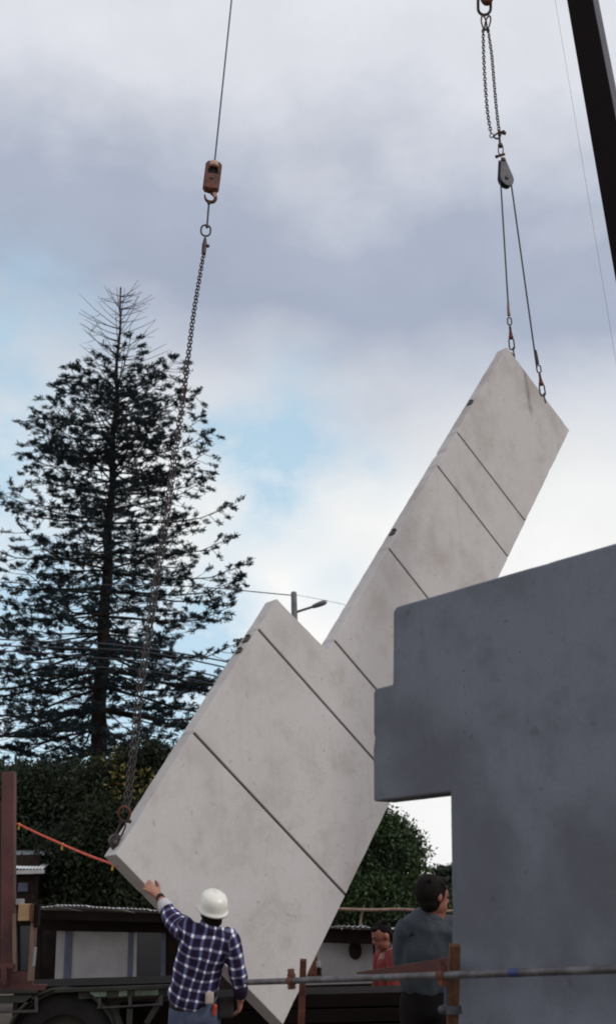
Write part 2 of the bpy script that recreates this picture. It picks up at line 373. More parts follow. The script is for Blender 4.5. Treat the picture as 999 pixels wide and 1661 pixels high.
for a, b, up_ in gl:
    (u1, v1), (u2, v2) = on_panel(*a), on_panel(*b); k = (v2-v1)/(u2-u1)
    lines.append((v1, u1, k, up_))
slab = MB(); GW = .0115; GD = .022
def right_u(v): return WR + (ptr[0]-WR)*v/ptr[1]
def edge_pts(i, s):                                   # ends of groove i's lip (s = -1 below, +1 above)
    v1, u1, k, up_ = lines[i]
    ul = left_u(v1 + .001); vl = v1+k*(ul-u1)+s*GW; ur = right_u(v1); vr = v1+k*(ur-u1)+s*GW
    return (left_u(vl) if not up_ else nf[0]+(pt_[0]-nf[0])*(vl-nf[1])/(pt_[1]-nf[1]), vl), (ur, vr)
CH = .016
def cell(poly, d=0):
    slab.prism([pan(u, v, d) for u, v in poly], EN*-(PT-(-d)))
def rough(poly, closed_skip=(), step=.09, amp=.0035, chip=.012):
    o_ = []; k = len(poly); rg_ = random.Random(len(poly)*31+int(abs(poly[0][1])*100))
    for i in range(k):
        a_, b_ = poly[i], poly[(i+1) % k]; o_.append(a_)
        if i in closed_skip: continue
        L_ = math.hypot(b_[0]-a_[0], b_[1]-a_[1]); n_ = int(L_/step)
        if n_ < 2: continue
        nx_, ny_ = -(b_[1]-a_[1])/L_, (b_[0]-a_[0])/L_                 # inward for a counter-clockwise outline
        for q in range(1, n_):
            t_ = (q+rg_.uniform(-.3, .3))/n_; w_ = rg_.uniform(-.2, 1)*amp+(chip*rg_.random() if rg_.random() < .12 else 0)
            o_.append((a_[0]+(b_[0]-a_[0])*t_+nx_*w_, a_[1]+(b_[1]-a_[1])*t_+ny_*w_))
    return o_
prev_l, prev_r = p_low, p_lowr
for i in range(len(lines)):
    bl, br = edge_pts(i, -1); tl, tr = edge_pts(i, 1)
    slab.cur = 0
    if i == 2: cell(rough([prev_l, prev_r, br, bl, nf, pk], (0, 2)))
    else: cell(rough([prev_l, prev_r, br, bl], (2,) if i == 0 else (0, 2)))
    st = .013; k_ = lines[i][2]; bl2 = (bl[0]+st, bl[1]+st*k_); tl2 = (tl[0]+st, tl[1]+st*k_); br2 = br; tr2 = tr
    cell([bl, bl2, tl2, tl])                 # the grooves stop short of the edges
    slab.cur = 1; cell([bl2, br2, tr2, tl2], -GD)
    prev_l, prev_r = tl, tr
slab.cur = 0; cell(rough([prev_l, prev_r, ptr, pt_], (0,)))
slab.build('slab', [MT['panel'], MT['groove']], panel, bevel=.009)
# cast-in recesses along the raised edge
def on_edge(px, py):
    u, v = on_panel(px, py); return left_u(v), v
for px, py, s in ((768, 648, .034), (643, 859, .038), (407, 1033, .034), (395, 1052, .024)):
    u, v = on_edge(px, py)
    dv = (E2 if True else E2)
    c = pan(u-.004, v, -PT*.45)
    r = MB(); r.box(c, .02, s*2.0, PT*.45, (E1, E2, EN)); r.box(c+E2*s*1.2-E1*.006, .03, s*.5, PT*.3, (E1, E2, EN)); r.build('edge_recess', MT['recess'], panel, bevel=.004)
# lifting lugs cast in the short edges
for px, py in ((838, 584), (888, 652)):
    u, v = on_panel(px, py); top_v = v
    c = pan(u-.05, v+.02, -PT*.5)
    m = MB(); m.tube(spline([c-E1*.05-E2*.03, c-E1*.05+E2*.07, c+E2*.10, c+E1*.05+E2*.07, c+E1*.05-E2*.03], 4), .011, 6); m.build('lifting_lug', MT['chain'], panel)
lug = pan(p_low[0]-.02, p_low[1]+.10, -PT*.5)
m = MB(); m.tube(spline([lug+E2*.05+E1*.02, lug+E2*.045-E1*.04, lug-E1*.055, lug-E2*.03-E1*.04, lug-E2*.04+E1*.02], 4), .011, 6); m.build('lifting_lug', MT['chain'], panel)

# ------------------------------------------------------------------ standing concrete wall
WO = Vector((.3387, 6.7665, 2.2264)); WD = Vector((.6848, -.72873, 0)).normalized(); WN = Vector((WD.y, -WD.x, 0))
def on_wall(px, py):
    r = ray(px, py); t = (WO-EYE).dot(WN)/r.dot(WN); q = EYE+r*t-WO; return q.dot(WD), q.z
def wal(s, h, d=0): return WO + WD*s + Vector((0, 0, h)) + WN*d
if WN.dot(EYE-WO) < 0: WN = -WN
ring = [on_wall(*q) for q in ((605, 1300), (604.5, 1215), (607, 1196), (605, 1190), (605, 1124), (608, 1117), (636, 1110), (637, 992), (642, 984))]
s_end = 3.6; h1 = on_wall(820, 932); h2 = on_wall(999, 880); hs = h2[1]+(h2[1]-h1[1])/(h2[0]-h1[0])*(s_end-h2[0])*.4
dr = on_wall(729.5, 1285.5); dr2 = on_wall(731.6, 1480); zb = -WO.z-.15
sb = dr[0]+(dr2[0]-dr[0])*(dr[1]-zb)/(dr[1]-dr2[1])
ring += [h1, h2, (s_end, hs), (s_end, zb), (sb, zb), dr]
if sum(a[0]*b[1]-b[0]*a[1] for a, b in zip(ring, ring[1:]+ring[:1])) < 0: ring = ring[::-1]
ring = rough(ring, (), .10, .0012, .007)
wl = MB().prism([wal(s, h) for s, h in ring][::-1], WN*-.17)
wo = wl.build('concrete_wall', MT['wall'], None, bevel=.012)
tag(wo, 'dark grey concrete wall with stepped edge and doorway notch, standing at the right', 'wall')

# ------------------------------------------------------------------ left hoist
YL = 10.2
def PL(px, py): 
    # the sling leans from the panel's low corner up to the hook
    t = min(1.0, max(0.0, (1320-py)/940)); return PY(px, py, 9.22+.9*t)
Nrope = MB(); a = PL(348.6, 261); b = PL(382, -60)
Nrope.tube([a, a.lerp(b, .5), b], .0085, 6)
tag(Nrope.build('hoist_rope', MT['cable']), 'thin steel hoist rope running up from the rusty hook block', 'rope')
blk = thing('hook_block', PL(344, 322), 'rust orange crane hook block with hook, above the long left chain', 'hook block')
ax_z = (PL(349, 252)-PL(340, 322)).normalized(); ax_y = (EYE-PL(344, 290)); ax_y = (ax_y-ax_z*ax_y.dot(ax_z)).normalized(); ax_x = ax_y.cross(ax_z).normalized(); ax_x = ax_x if ax_x.dot(RIGHT) > 0 else -ax_x
AX = (ax_x, ax_y, ax_z); bc = PL(344.6, 287)
def bl(x, y, z): return bc+ax_x*x+ax_y*y+ax_z*z
def rrect(w, h, r, n=5, r2=None):
    o = []
    for cx, cy, a0, rr in ((w/2, h/2, 0, r), (-w/2, h/2, 90, r), (-w/2, -h/2, 180, r2 or r), (w/2, -h/2, 270, r2 or r)):
        cx -= math.copysign(rr, cx); cy -= math.copysign(rr, cy)
        for k in range(n+1): a_ = R(a0+90*k/n); o.append((cx+rr*math.cos(a_), cy+rr*math.sin(a_)))
    return o
HB = (PL(349, 252)-PL(340, 322)).length; WB = .168
for sy in (-1, 1):
    m = MB(); m.cur = 0
    # cheek plate with an open window: built as four bars around the hole
    m.prism([bl(x, sy*.045, z+.03) for x, z in [(WB/2, -.02), (WB/2, .11), (WB*.42, .135), (-WB*.42, .135), (-WB/2, .11), (-WB/2, -.02)][:0] or [(WB/2, .055), (WB/2, .085), (WB*.36, .118), (-WB*.36, .118), (-WB/2, .085), (-WB/2, .055)]], ax_y*.014)
    m.box(bl(WB/2-.016, sy*.045+.007, .045), .032, .0142, .085, AX); m.box(bl(-WB/2+.016, sy*.045+.007, .045), .032, .0142, .085, AX)
    m.prism([bl(x, sy*.045, z) for x, z in ((WB/2, .004), (-WB/2, .004), (-WB/2, -.13), (-WB*.36, -.168), (WB*.36, -.168), (WB/2, -.13))], ax_y*.014)
    m.build('cheek_plate', MT['block'], blk, bevel=.003)
m = MB(); m.loft([(bl(0, .007, z), ax_x, ax_y, rx, ry) for z, rx, ry in ((.095, .072, .066), (.125, .073, .068), (.150, .066, .060), (.172, .050, .044), (.186, .026, .022))], 16); m.build('rope_socket', MT['blocktop'], blk)
m = MB(); m.loft([(bl(0, .007, z), ax_x, ax_y, rx, ry) for z, rx, ry in ((-.10, .083, .052), (-.15, .08, .054), (-.178, .06, .045), (-.19, .03, .025))], 16); m.build('weight', MT['rust'], blk)
m = MB(); m.tube([bl(0, -.034, .05), bl(0, .034, .05)], .052, 18); m.build('sheave', MT['black'], blk)
m = MB(); m.tube([bl(0, .05, -.045), bl(0, .072, -.045)], .018, 10); m.build('pin', MT['steel'], blk)
hk = [(0.0, -.17), (.012, -.20), (.046, -.222), (.056, -.255), (.04, -.288), (.005, -.30), (-.032, -.287), (-.050, -.255), (-.058, -.222)]
m = MB(); m.tube(spline([bl(x+.004, 0, z) for x, z in hk], 4), [.011+.008*math.sin(math.pi*min(1, i/28)) if i < 30 else .008 for i in range(33)], 8); m.build('hook', MT['rust'], blk)
m = MB(); m.bar(bl(.035, .012, -.185), bl(.062, .012, -.235), .010, .036, ax_y.cross((bl(.062, .012, -.235)-bl(.035, .012, -.185))).normalized()); m.build('latch', MT['blocktop'], blk, bevel=.003)
# long shank link, ring, coupling
sh = thing('swivel_shank', PL(337, 345), 'narrow steel shank hooked between the rusty hook and oval ring', 'shackle')
m = MB(); a, b = PL(339, 330), PL(336, 368); t_ = (b-a).normalized()
m.tube([a, b], .010, 7); m.ball(a, .018); m.ball(b, .017); m.build('shank', MT['chain'], sh)
rg = thing('ring_link', PL(334, 385), 'oval steel ring above the long left chain', 'ring link')
me = torus_link(.150, .112, .019, 20, 7); a, b = PL(335, 360), PL(333, 388); q = (b-a).normalized().to_track_quat('Z', 'X')
X_ = (ax_x-(b-a).normalized()*ax_x.dot((b-a).normalized())).normalized(); Zt = (a-b).normalized(); Yt = Zt.cross(X_)
me.v = [(a+b)/2 + X_*v.x + Yt*v.y + Zt*v.z for v in me.v]; me.build('ring', MT['chain'], rg)
cp = thing('chain_coupling', PL(332, 402), 'small dark coupling with side pin at the top of left chain', 'coupling')
m = MB(); a, b = PL(333, 386), PL(330.5, 412); m.tube([a, a.lerp(b, .45), b], [.013, .026, .022], 8); m.build('body', MT['chain'], cp)
m = MB(); m.tube([PL(331, 397), PL(338, 399)], .013, 8); m.ball(PL(337.5, 399), .018); m.build('pin', MT['rust'], cp)
left_path = [(330.5, 412), (314, 512), (298, 640), (283, 745), (268, 855), (255, 935), (241, 1030), (229, 1110), (220, 1190), (208, 1290), (203, 1320)]
pa = [PL(*q) for q in left_path]
for sgn, lab in ((-1, 'long steel chain on the left hoist, the left strand of the two'), (1, 'long steel chain on the left hoist, the right strand of the two')):
    pts = []
    for i, p_ in enumerate(pa):
        o_ = .003+.0135*min(1, i/4); pts.append(p_+RIGHT*(sgn*o_)+FWD*(sgn*.012))
    chain('lifting_chain', pts, .040, .034, .0105, lab, 'chains of the left hoist', R(35)*sgn)
sk = thing('bow_shackle', PL(203, 1318), 'rusty bow shackle joining left chains to the panel corner', 'shackle')
c0 = PL(202, 1318)
m = MB(); m.tube(spline([c0+RIGHT*x+UP*z for x, z in ((-.02, -.065), (-.043, -.02), (-.034, .025), (0, .045), (.034, .025), (.043, -.02), (.02, -.065))], 4), .010, 7); m.build('bow', MT['rust'], sk)
m = MB(); m.tube([c0+RIGHT*-.042-UP*.068, c0+RIGHT*.042-UP*.068], .011, 8); m.ball(c0+RIGHT*.042-UP*.068, .016); m.build('pin', MT['chain'], sk)
cl = thing('lifting_clutch', PL(195, 1355), 'dark ring clutch gripping the low corner of the panel', 'lifting clutch')
a = c0-UP*.07; 
m = torus_link(.13, .062, .015, 14, 7); zt = (lug-a).normalized(); xt = (RIGHT-zt*RIGHT.dot(zt)).normalized(); yt = zt.cross(xt); cc = a.lerp(lug, .38)
m.v = [cc+xt*v.x+yt*v.y+zt*v.z for v in m.v]; m.build('ring', MT['chain'], cl)
m = MB(); m.tube([a.lerp(lug, .6), lug], [.022, .032], 9); m.ball(lug, .036, (xt, yt, zt)); m.build('body', MT['chain'], cl)

# ------------------------------------------------------------------ right hoist
YR = on_pt = pan(*on_panel(840, 590)).y
def PR(px, py): return PY(px, py, YR)
SR = (PR(800, 300)-EYE).dot(FWD)/F                       # metres per photo pixel there
ck = thing('crane_hook', PR(786, 0), 'rusty crane hook tip at the top edge, inside the long link', 'hook')
m = MB(); m.tube(spline([PR(783, -95), PR(786, -60), PR(794, -35), PR(797, -14), PR(789, 3), PR(781, -6), PR(778, -22)], 5), [.045]*5+[.06]*16+[.055, .05, .045, .04, .035, .03, .026, .022, .018, .014], 10); m.build('hook', MT['rust'], ck)
m = MB(); m.ball(PR(783, -120), (.2, .14, .26)); m.build('block', MT['block'], ck)
ll = thing('long_link', PR(786, 15), 'long dark oval link at the top, carrying two short chains', 'ring link')
m = torus_link(70*SR, 27*SR, 5.2*SR, 20, 7); cc = PR(785, -6); m.v = [cc+RIGHT*v.x+FWD*v.y+UP*v.z for v in m.v]; m.build('link', MT['chain'], ll)
def shackle(px, py, w_, h_, name, lab, matn='chain', rot=0, grp=None, parts=True):
    c0 = PR(px, py); r_ = thing(name, c0, lab, 'shackle', grp); k = SR
    X_ = RIGHT*math.cos(rot)+UP*math.sin(rot); Z_ = UP*math.cos(rot)-RIGHT*math.sin(rot)
    pts = [(-.30, -.5), (-.5, -.1), (-.42, .28), (0, .5), (.42, .28), (.5, -.1), (.30, -.5)]
    m = MB(); m.tube(spline([c0+X_*(x*w_*k)+Z_*(z*h_*k) for x, z in pts], 4), 1.5*k, 6); m.build('bow', MT[matn], r_)
    m = MB(); a, b = c0-X_*(.6*w_*k)-Z_*(.5*h_*k), c0+X_*(.6*w_*k)-Z_*(.5*h_*k); m.tube([a, b], 1.7*k, 7); m.ball(b, 2.3*k); m.build('pin', MT[matn], r_)
    return r_
shackle(784.5, 37, 8, 25, 'shackle', 'left one of two dark shackles under the long link', 'rust', .2, 'shackles of the right hoist')
shackle(790.5, 37, 8, 25, 'shackle', 'right one of two dark shackles under the long link', 'chain', -.25, 'shackles of the right hoist')
chain('lifting_chain', [PR(783, 48), PR(784, 90), PR(786, 130), PR(790, 180), PR(796, 218)], 5.6*SR, 6.2*SR, 1.75*SR, 'short steel chain on the right hoist, hanging on the left side', 'chains of the right hoist', .5)
chain('lifting_chain', [PR(791, 48), PR(797, 90), PR(800.5, 130), PR(805, 180), PR(809, 214)], 5.6*SR, 6.2*SR, 1.75*SR, 'short steel chain on the right hoist, hanging on the right side', 'chains of the right hoist', .9)
cs = thing('chain_shortener', PR(808, 217), 'cluster of dark grab hooks where the two short chains meet', 'grab hook')
m = torus_link(9*SR, 8*SR, 1.8*SR, 10, 6); c0 = PR(797, 220); m.v = [c0+RIGHT*v.x+FWD*v.y+UP*v.z for v in m.v]; m.build('ring', MT['chain'], cs)
m = MB(); m.tube(spline([PR(799, 222), PR(805, 217), PR(812, 215), PR(820, 217)], 4), [1.6*SR]*6+[2.9*SR]*7, 7); m.ball(PR(816, 214), 3.2*SR); m.build('grab_hook', MT['rust'], cs)
m = MB(); m.tube(spline([PR(801, 223), PR(806, 225), PR(811, 221), PR(811, 215)], 4), 1.5*SR, 6); m.ball(PR(809.5, 219), 2.8*SR); m.build('grab_hook', MT['chain'], cs)
sw = thing('swivel', PR(811, 240), 'short dark swivel with eye above the teardrop pulley', 'swivel')
m = MB(); m.tube([PR(809.5, 222), PR(810.5, 234)], 2.0*SR, 7); m.ball(PR(811, 236), (4.4*SR, 3.5*SR, 5*SR)); m.build('body', MT['chain'], sw)
m = torus_link(17*SR, 9.5*SR, 2.0*SR, 12, 6); c0 = PR(811.5, 243); m.v = [c0+RIGHT*v.x+FWD*v.y+UP*v.z for v in m.v]; m.build('eye', MT['chain'], sw)
m = MB(); m.tube([PR(805, 254), PR(818, 250)], 2.3*SR, 7); m.ball(PR(805, 254), 2.9*SR); m.build('bolt', MT['rust'], sw)
sb = thing('snatch_block', PR(817, 306), 'grey teardrop pulley block over the two sling ropes', 'pulley')
ce = PR(819.5, 291); tp = PR(813, 258); zt = (tp-ce).normalized(); xt = RIGHT*.92+FWD*.36; xt = (xt-zt*xt.dot(zt)).normalized(); yt = zt.cross(xt)
if yt.dot(FWD) > 0: yt = -yt
def tear(dy, s=1.0):
    rr = 12.3*SR*s; Ht = (tp-ce).length; o = []
    for k in range(15): a_ = R(-205+230*k/14); o.append(ce+xt*(rr*math.cos(a_))+zt*(rr*1.25*math.sin(a_))+yt*dy)
    o += [ce+xt*(3.4*SR)+zt*Ht+yt*dy, ce-xt*(3.4*SR)+zt*Ht+yt*dy]
    return o
m = MB(); m.prism(tear(.028), yt*.016); m.build('cheek_plate', MT['steel'], sb, bevel=.004)
m = MB(); m.prism(tear(-.044), yt*.016); m.build('cheek_plate', MT['steel'], sb, bevel=.004)
m = MB(); m.tube([ce-yt*.026, ce+yt*.026], 10.5*SR, 20); m.build('sheave', MT['black'], sb)
m = MB(); m.tube([ce+yt*.03, ce+yt*.062], 3.4*SR, 10); m.build('pin', MT['cable'], sb)
m = MB(); m.tube([tp+zt*.02-zt*.06-yt*.03, tp-zt*.04+yt*.06], 3.0*SR, 8); m.build('pin', MT['rust'], sb)
rp_ = thing('wire_sling', PR(819, 300), 'wire rope sling running down from the pulley in two legs', 'wire sling')
arc = [ce+xt*(9.5*SR*math.cos(R(a_)))+zt*(9.5*SR*math.sin(R(a_))) for a_ in range(180, -1, -20)]
m = MB(); m.tube([PR(824, 500)]+arc+[PR(870, 596)], 1.35*SR, 6); m.build('rope', MT['cable'], rp_)
m = MB(); m.tube([PR(823.5, 488), PR(824, 502), PR(825, 512)], [1.7*SR, 2.2*SR, 2.7*SR], 7); m.build('rope_socket', MT['timber'], rp_)
m = MB(); m.tube([PR(868, 568), PR(870, 580), PR(871.5, 590)], [1.7*SR, 2.4*SR, 2.6*SR], 7); m.build('rope_socket', MT['chain'], rp_)
for (x0, y0, x1, y1, lab) in ((824.8, 510, 830, 566, 'left'), (871.5, 588, 880, 640, 'right')):
    fx = lambda t: x0+(x1-x0)*t; fy = lambda t: y0+(y1-y0)*t
    r_ = thing('sling_hook', PR(x1, y1), f'rusty sling hook and links on the {lab} leg, holding the panel top', 'hook', 'sling hooks at the panel top')
    def lk(t, ln, wd, wi, name, mm, rot=0):
        c_ = PR(fx(t), fy(t)); m = torus_link(ln*SR, wd*SR, wi*SR, 12, 6); d_ = (PR(x0, y0)-PR(x1, y1)).normalized(); X2 = (RIGHT*math.cos(rot)+FWD*math.sin(rot)); X2 = (X2-d_*X2.dot(d_)).normalized(); Y2 = d_.cross(X2)
        m.v = [c_+X2*v.x+Y2*v.y+d_*v.z for v in m.v]; return m.build(name, MT[mm], r_)
    lk(.20, 15, 8.2, 2.2, 'thimble', 'chain'); lk(.46, 16, 8, 2.3, 'link', 'rust', 1.1)
    m = MB(); a = PR(fx(.50), fy(.50)); b = PR(fx(.66), fy(.66)); m.tube([a, b], [2.2*SR, 3.4*SR], 8); m.ball(b, 3.9*SR); m.build('shank', MT['rust'], r_)
    lk(.86, 22, 10, 2.4, 'hook', 'chain')
    m = MB(); m.tube([PR(fx(.96)+1.5, fy(.96)), PR(fx(1.0)+4.2, fy(1.0)+14)], 1.2*SR, 6); m.build('latch', MT['chain'], r_)

# ------------------------------------------------------------------ crane boom and its line
bm_ = thing('crane_boom', P(1180, 1500, 9.5), 'dark crane boom slanting down across the top right corner', 'crane boom')
A0, A1 = P(913, -170, 15.0), P(1082, 740, 10.5)
axb = (A1-A0).normalized(); side = RIGHT*.80-FWD*.60; side = (side-axb*side.dot(axb)).normalized(); nrm_ = axb.cross(side).normalized()
if nrm_.dot(EYE-A0) < 0: nrm_ = -nrm_
def boom(a, b, wa, wb, ha, hb, name, mats):
    q = []
    for c_, w_, h_ in ((a, wa, ha), (b, wb, hb)):
        q += [c_+side*(sx*w_/2)+nrm_*(sy*h_/2) for sx, sy in ((-1, -1), (1, -1), (1, 1), (-1, 1))]
    m = MB()
    for fc in ((0, 1, 5, 4), (1, 2, 6, 5), (2, 3, 7, 6), (3, 0, 4, 7), (3, 2, 1, 0), (4, 5, 6, 7)):
        m.cur = 1 if fc == (1, 2, 6, 5) else 0  # right side takes the lit tone, all other sides the shaded one
        m.add([q[i] for i in fc], [(0, 1, 2, 3)])
    return m.build(name, mats, bm_, bevel=.02, weld=.001)
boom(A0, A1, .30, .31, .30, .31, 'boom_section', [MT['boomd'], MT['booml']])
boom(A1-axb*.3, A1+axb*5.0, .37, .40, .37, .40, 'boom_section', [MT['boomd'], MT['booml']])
boom(A0-axb*1.5, A0+axb*.02, .25, .25, .25, .25, 'boom_head', [MT['boomd'], MT['booml']])
m = MB(); m.tube([P(893, -40, 15.0), P(987, 520, 12.6), P(1040, 840, 10.8)], .0018, 5)
tag(m.build('boom_line', MT['steel']), 'very thin grey line hanging alongside the dark crane boom', 'cable')

# ------------------------------------------------------------------ foliage
def quads_object(name, cen, ax, wd, mats, parent, mi=None):
    """many small leaf blades: centre, long axis (with length) and side axis (with width)"""
    n = len(cen); org = np.array(ORG[parent]) if parent is not None else np.zeros(3)
    v = np.empty((n, 4, 3), np.float32); c = cen-org
    v[:, 0] = c-ax; v[:, 1] = c+wd*.9-ax*.1; v[:, 2] = c+ax; v[:, 3] = c-wd*.9-ax*.1
    me = bpy.data.meshes.new(name); me.vertices.add(4*n); me.vertices.foreach_set('co', v.ravel())
    me.loops.add(4*n); me.loops.foreach_set('vertex_index', np.arange(4*n, dtype=np.int32))
    me.polygons.add(n); me.polygons.foreach_set('loop_start', np.arange(0, 4*n, 4, dtype=np.int32))
    for m in mats: me.materials.append(m)
    if mi is not None: me.polygons.foreach_set('material_index', mi.astype(np.int32))
    me.update(); me.validate(); return link_mesh(name, me, parent)
def unit(a): return a/np.maximum(np.linalg.norm(a, axis=1, keepdims=True), 1e-6)

# ------------------------------------------------------------------ Norfolk pine
YP = 46.0
tb = PY(158, 1230, YP); tt = PY(197, 478, YP)
slope = (tt-tb)/(tt.z-tb.z)
def trunk(z): return tb+slope*(z-tb.z)
pine = thing('pine_tree', trunk(-.1), 'tall tufted pine with bare dead top, left of the hanging panel', 'tree')
zt_ = tt.z; KM = (PY(100, 900, YP)-EYE).dot(FWD)/F
def zpix(py): return PY(180, py, YP).z
def trad(z):
    f_ = max(0.0, (zt_-z)/zt_); return .035+.43*f_**1.15
m = MB(); zs = [(-.1)+(zt_+.5)*i/40 for i in range(41)]
m.tube([trunk(z)+Vector((.05*math.sin(z*1.7), .05*math.cos(z*1.3), 0)) for z in zs], [trad(z)*(1+.05*math.sin(i*2.1)) for i, z in enumerate(zs)], 14)
m.build('trunk', MT['bark'], pine)
z_dead = zpix(598); rnd = random.Random(5)
for z in np.linspace(z_dead-.6, zt_-.1, 14):                     # dead, bare whorls
    f_ = (zt_-z)/(zt_-z_dead)
    for k in range(rnd.choice((4, 4, 5))):
        az = rnd.uniform(0, 2*math.pi); ln = (.80+1.15*min(1, f_*2.0))*rnd.uniform(.7, 1.2); up_ = rnd.uniform(.25, .65)
        d = Vector((math.cos(az), math.sin(az), 0)); p0 = trunk(z)
        m = MB(); pts = [p0+d*(ln*t)+Vector((0, 0, ln*(up_*t*.8+.25*t*t+rnd.uniform(-.02, .02)))) for t in (0, .3, .65, 1)]
        m.tube(pts, [.024, .018, .013, .008], 4)
        if rnd.random() < .55:
            t = rnd.uniform(.4, .8); q = p0+d*(ln*t)+Vector((0, 0, ln*(up_*t*.8+.25*t*t))); s_ = Vector((-d.y, d.x, .6))*rnd.choice((-1, 1))
            m.tube([q, q+d*.25+s_*.22, q+d*.45+s_*.34], [.013, .010, .007], 3)
        m.build('bare_branch', MT['twig'], pine)
prof = [(575, .9), (600, 1.9), (650, 3.3), (700, 3.7), (750, 4.4), (800, 4.9), (860, 5.1), (930, 5.6), (1000, 6.3), (1080, 6.9), (1150, 7.1), (1230, 7.2), (1300, 6.8)]
pz = [zpix(p) for p, _ in prof][::-1]; pr_ = [r for _, r in prof][::-1]
cen = []; axs = []; wds = []; brm = MB()
zcur = zpix(1300); ti = 0
while zcur < zpix(622):
    rad = float(np.interp(zcur, pz, pr_)); hf = (zcur-pz[0])/(pz[-1]-pz[0])     # 0 low .. 1 high
    nb = 10 if hf < .5 else 8 if hf < .8 else 7
    az0 = rnd.uniform(0, 6.28)
    for k in range(nb):
        az = az0+2*math.pi*(k+rnd.uniform(-.3, .3))/nb; ln = rad*rnd.choice((.62, .82, .95, 1.03))*rnd.uniform(.86, 1.08)
        if rnd.random() < .08: continue
        d = Vector((math.cos(az), math.sin(az), 0)); sd = Vector((-d.y, d.x, 0)); z0 = zcur+rnd.uniform(-.13, .13)
        a0 = -.12+.42*max(0, hf-.35)/.65+rnd.uniform(-.07, .07); cur = .10+.12*hf
        sag = rnd.uniform(-.06, .06)
        bp = lambda t: trunk(z0)+d*(ln*t)+Vector((0, 0, ln*(a0*t-.20*(1-hf)*math.sin(t*2.6)*t+cur*t**3)))+sd*(sag*ln*t*t)
        ts = [0, .25, .5, .75, 1]; r0 = .018+.0075*ln
        brm.tube([bp(t) for t in ts], [r0, r0*.8, r0*.6, r0*.4, .012], 4)
        # branchlets left and right with a tuft at the end of each
        t = .30 if ln > 3 else .14
        while t < 1.0:
            for s_ in (-1, 1):
                if rnd.random() < .14: continue
                l2 = (.30+.95*(1-abs(t-.55)*1.25))*rnd.uniform(.45, 1.2)*min(1, ln/3.2)
                an_ = rnd.uniform(.25, .75); q = bp(t); e = q+sd*(s_*l2*math.cos(an_))+d*(l2*math.sin(an_))+Vector((0, 0, rnd.uniform(-.16, .22)*l2+.02))
                brm.tube([q, (q+e)/2-Vector((0, 0, .03)), e], [.016, .012, .007], 3, caps=False)
                # needle-clad twig: short blades along it, thickest at the end
                tw = (e-q).normalized(); l3 = max(.25, (e-q).length)
                for _ in range(44):
                    fr = 1.04-.70*min(1, .55/l3)*rnd.random()**1.4
                    c_ = q.lerp(e, fr)+Vector((rnd.gauss(0, .045), rnd.gauss(0, .045), rnd.gauss(.01, .04)))
                    dv = (tw*rnd.uniform(.0, .9)+Vector((rnd.uniform(-1, 1), rnd.uniform(-1, 1), rnd.uniform(-.6, 1)))*.8).normalized(); wv = dv.cross(Vector((rnd.uniform(-1, 1), rnd.uniform(-1, 1), rnd.uniform(-1, 1)))).normalized()
                    s2 = rnd.uniform(.06, .13); cen.append(c_+dv*(s2*.5)); axs.append(dv*s2); wds.append(wv*(s2*.25))
            t += rnd.uniform(.28, .46)/max(ln, 1.6)
        c_ = bp(1.0)
        for _ in range(50):
            dv = (d*.8+Vector((rnd.uniform(-1, 1), rnd.uniform(-1, 1), rnd.uniform(-.2, 1.2)))).normalized(); wv = dv.cross(Vector((rnd.uniform(-1, 1), rnd.uniform(-1, 1), .3))).normalized()
            s2 = .10*rnd.uniform(.6, 1.2); cen.append(c_-d*rnd.uniform(0, .35)+Vector((rnd.gauss(0, .04), rnd.gauss(0, .04), rnd.gauss(.02, .04)))); axs.append(dv*s2); wds.append(wv*s2*.25)
    zcur += (.76 if hf < .6 else .58)*rnd.uniform(.8, 1.2); ti += 1
brm.build('branches', MT['bark'], pine, fix=False)
quads_object('crown', np.array(cen), np.array(axs), np.array(wds), [MT['needle']], pine)

# ------------------------------------------------------------------ broad-leaved trees
def broadleaf(name, base, lobes, nleaf, size, mats, label, seed, trunk_r=.16, spot=None, group=None):
    r = np.random.default_rng(seed); root = thing(name, base, label, 'tree', group); base = Vector(base)
    m = MB(); top = max(lobes, key=lambda q: q[0].z)[0]
    m.tube([base, base.lerp(top, .35)+Vector((.1, 0, 0)), base.lerp(top, .8)], [trunk_r, trunk_r*.75, trunk_r*.3], 8)
    for c_, rr in lobes:
        s_ = base.lerp(top, .30); m.tube([s_, s_.lerp(c_, .55)+Vector((0, 0, .15)), c_], [trunk_r*.5, trunk_r*.3, .02], 5)
    m.build('trunk', MT['bark'], root)
    C_ = []; D_ = []
    vol = np.array([rr[0]*rr[1]*rr[2] for _, rr in lobes])**.75; cnt = (nleaf*vol/vol.sum()).astype(int)
    for (c_, rr), n in zip(lobes, cnt):
        ncl = max(6, n//45); u = unit(r.normal(size=(ncl, 3))); u[:, 2] = np.where(u[:, 2] < -.5, -u[:, 2], u[:, 2])
        rad = r.uniform(.55, 1.06, (ncl, 1)); cc = np.array(c_)+u*rad*np.array(rr)
        per = max(1, n//ncl); cl_r = .16*min(rr)+.06
        off = r.normal(size=(ncl, per, 3))*np.array([cl_r, cl_r, cl_r*.62])
        C_.append((cc[:, None]+off).reshape(-1, 3)); D_.append(np.repeat(u, per, 0))
    C_ = np.concatenate(C_); D_ = np.concatenate(D_)
    ok = C_[:, 2] > base.z+.1; C_ = C_[ok]; D_ = D_[ok]
    n = len(C_); ax = unit(D_*.6+r.normal(size=(n, 3))*.8+np.array([0, 0, .1])); wv = unit(np.cross(ax, r.normal(size=(n, 3))))
    s_ = size*r.uniform(.45, 1.6, (n, 1)); mi = np.zeros(n)
    if spot is not None:
        for sc, sr in spot: mi[(np.linalg.norm(C_-np.array(sc), axis=1) < sr) & (r.random(n) < .35)] = 1
    quads_object('crown', C_, ax*s_, wv*s_*.5, mats, root, mi)
    return root
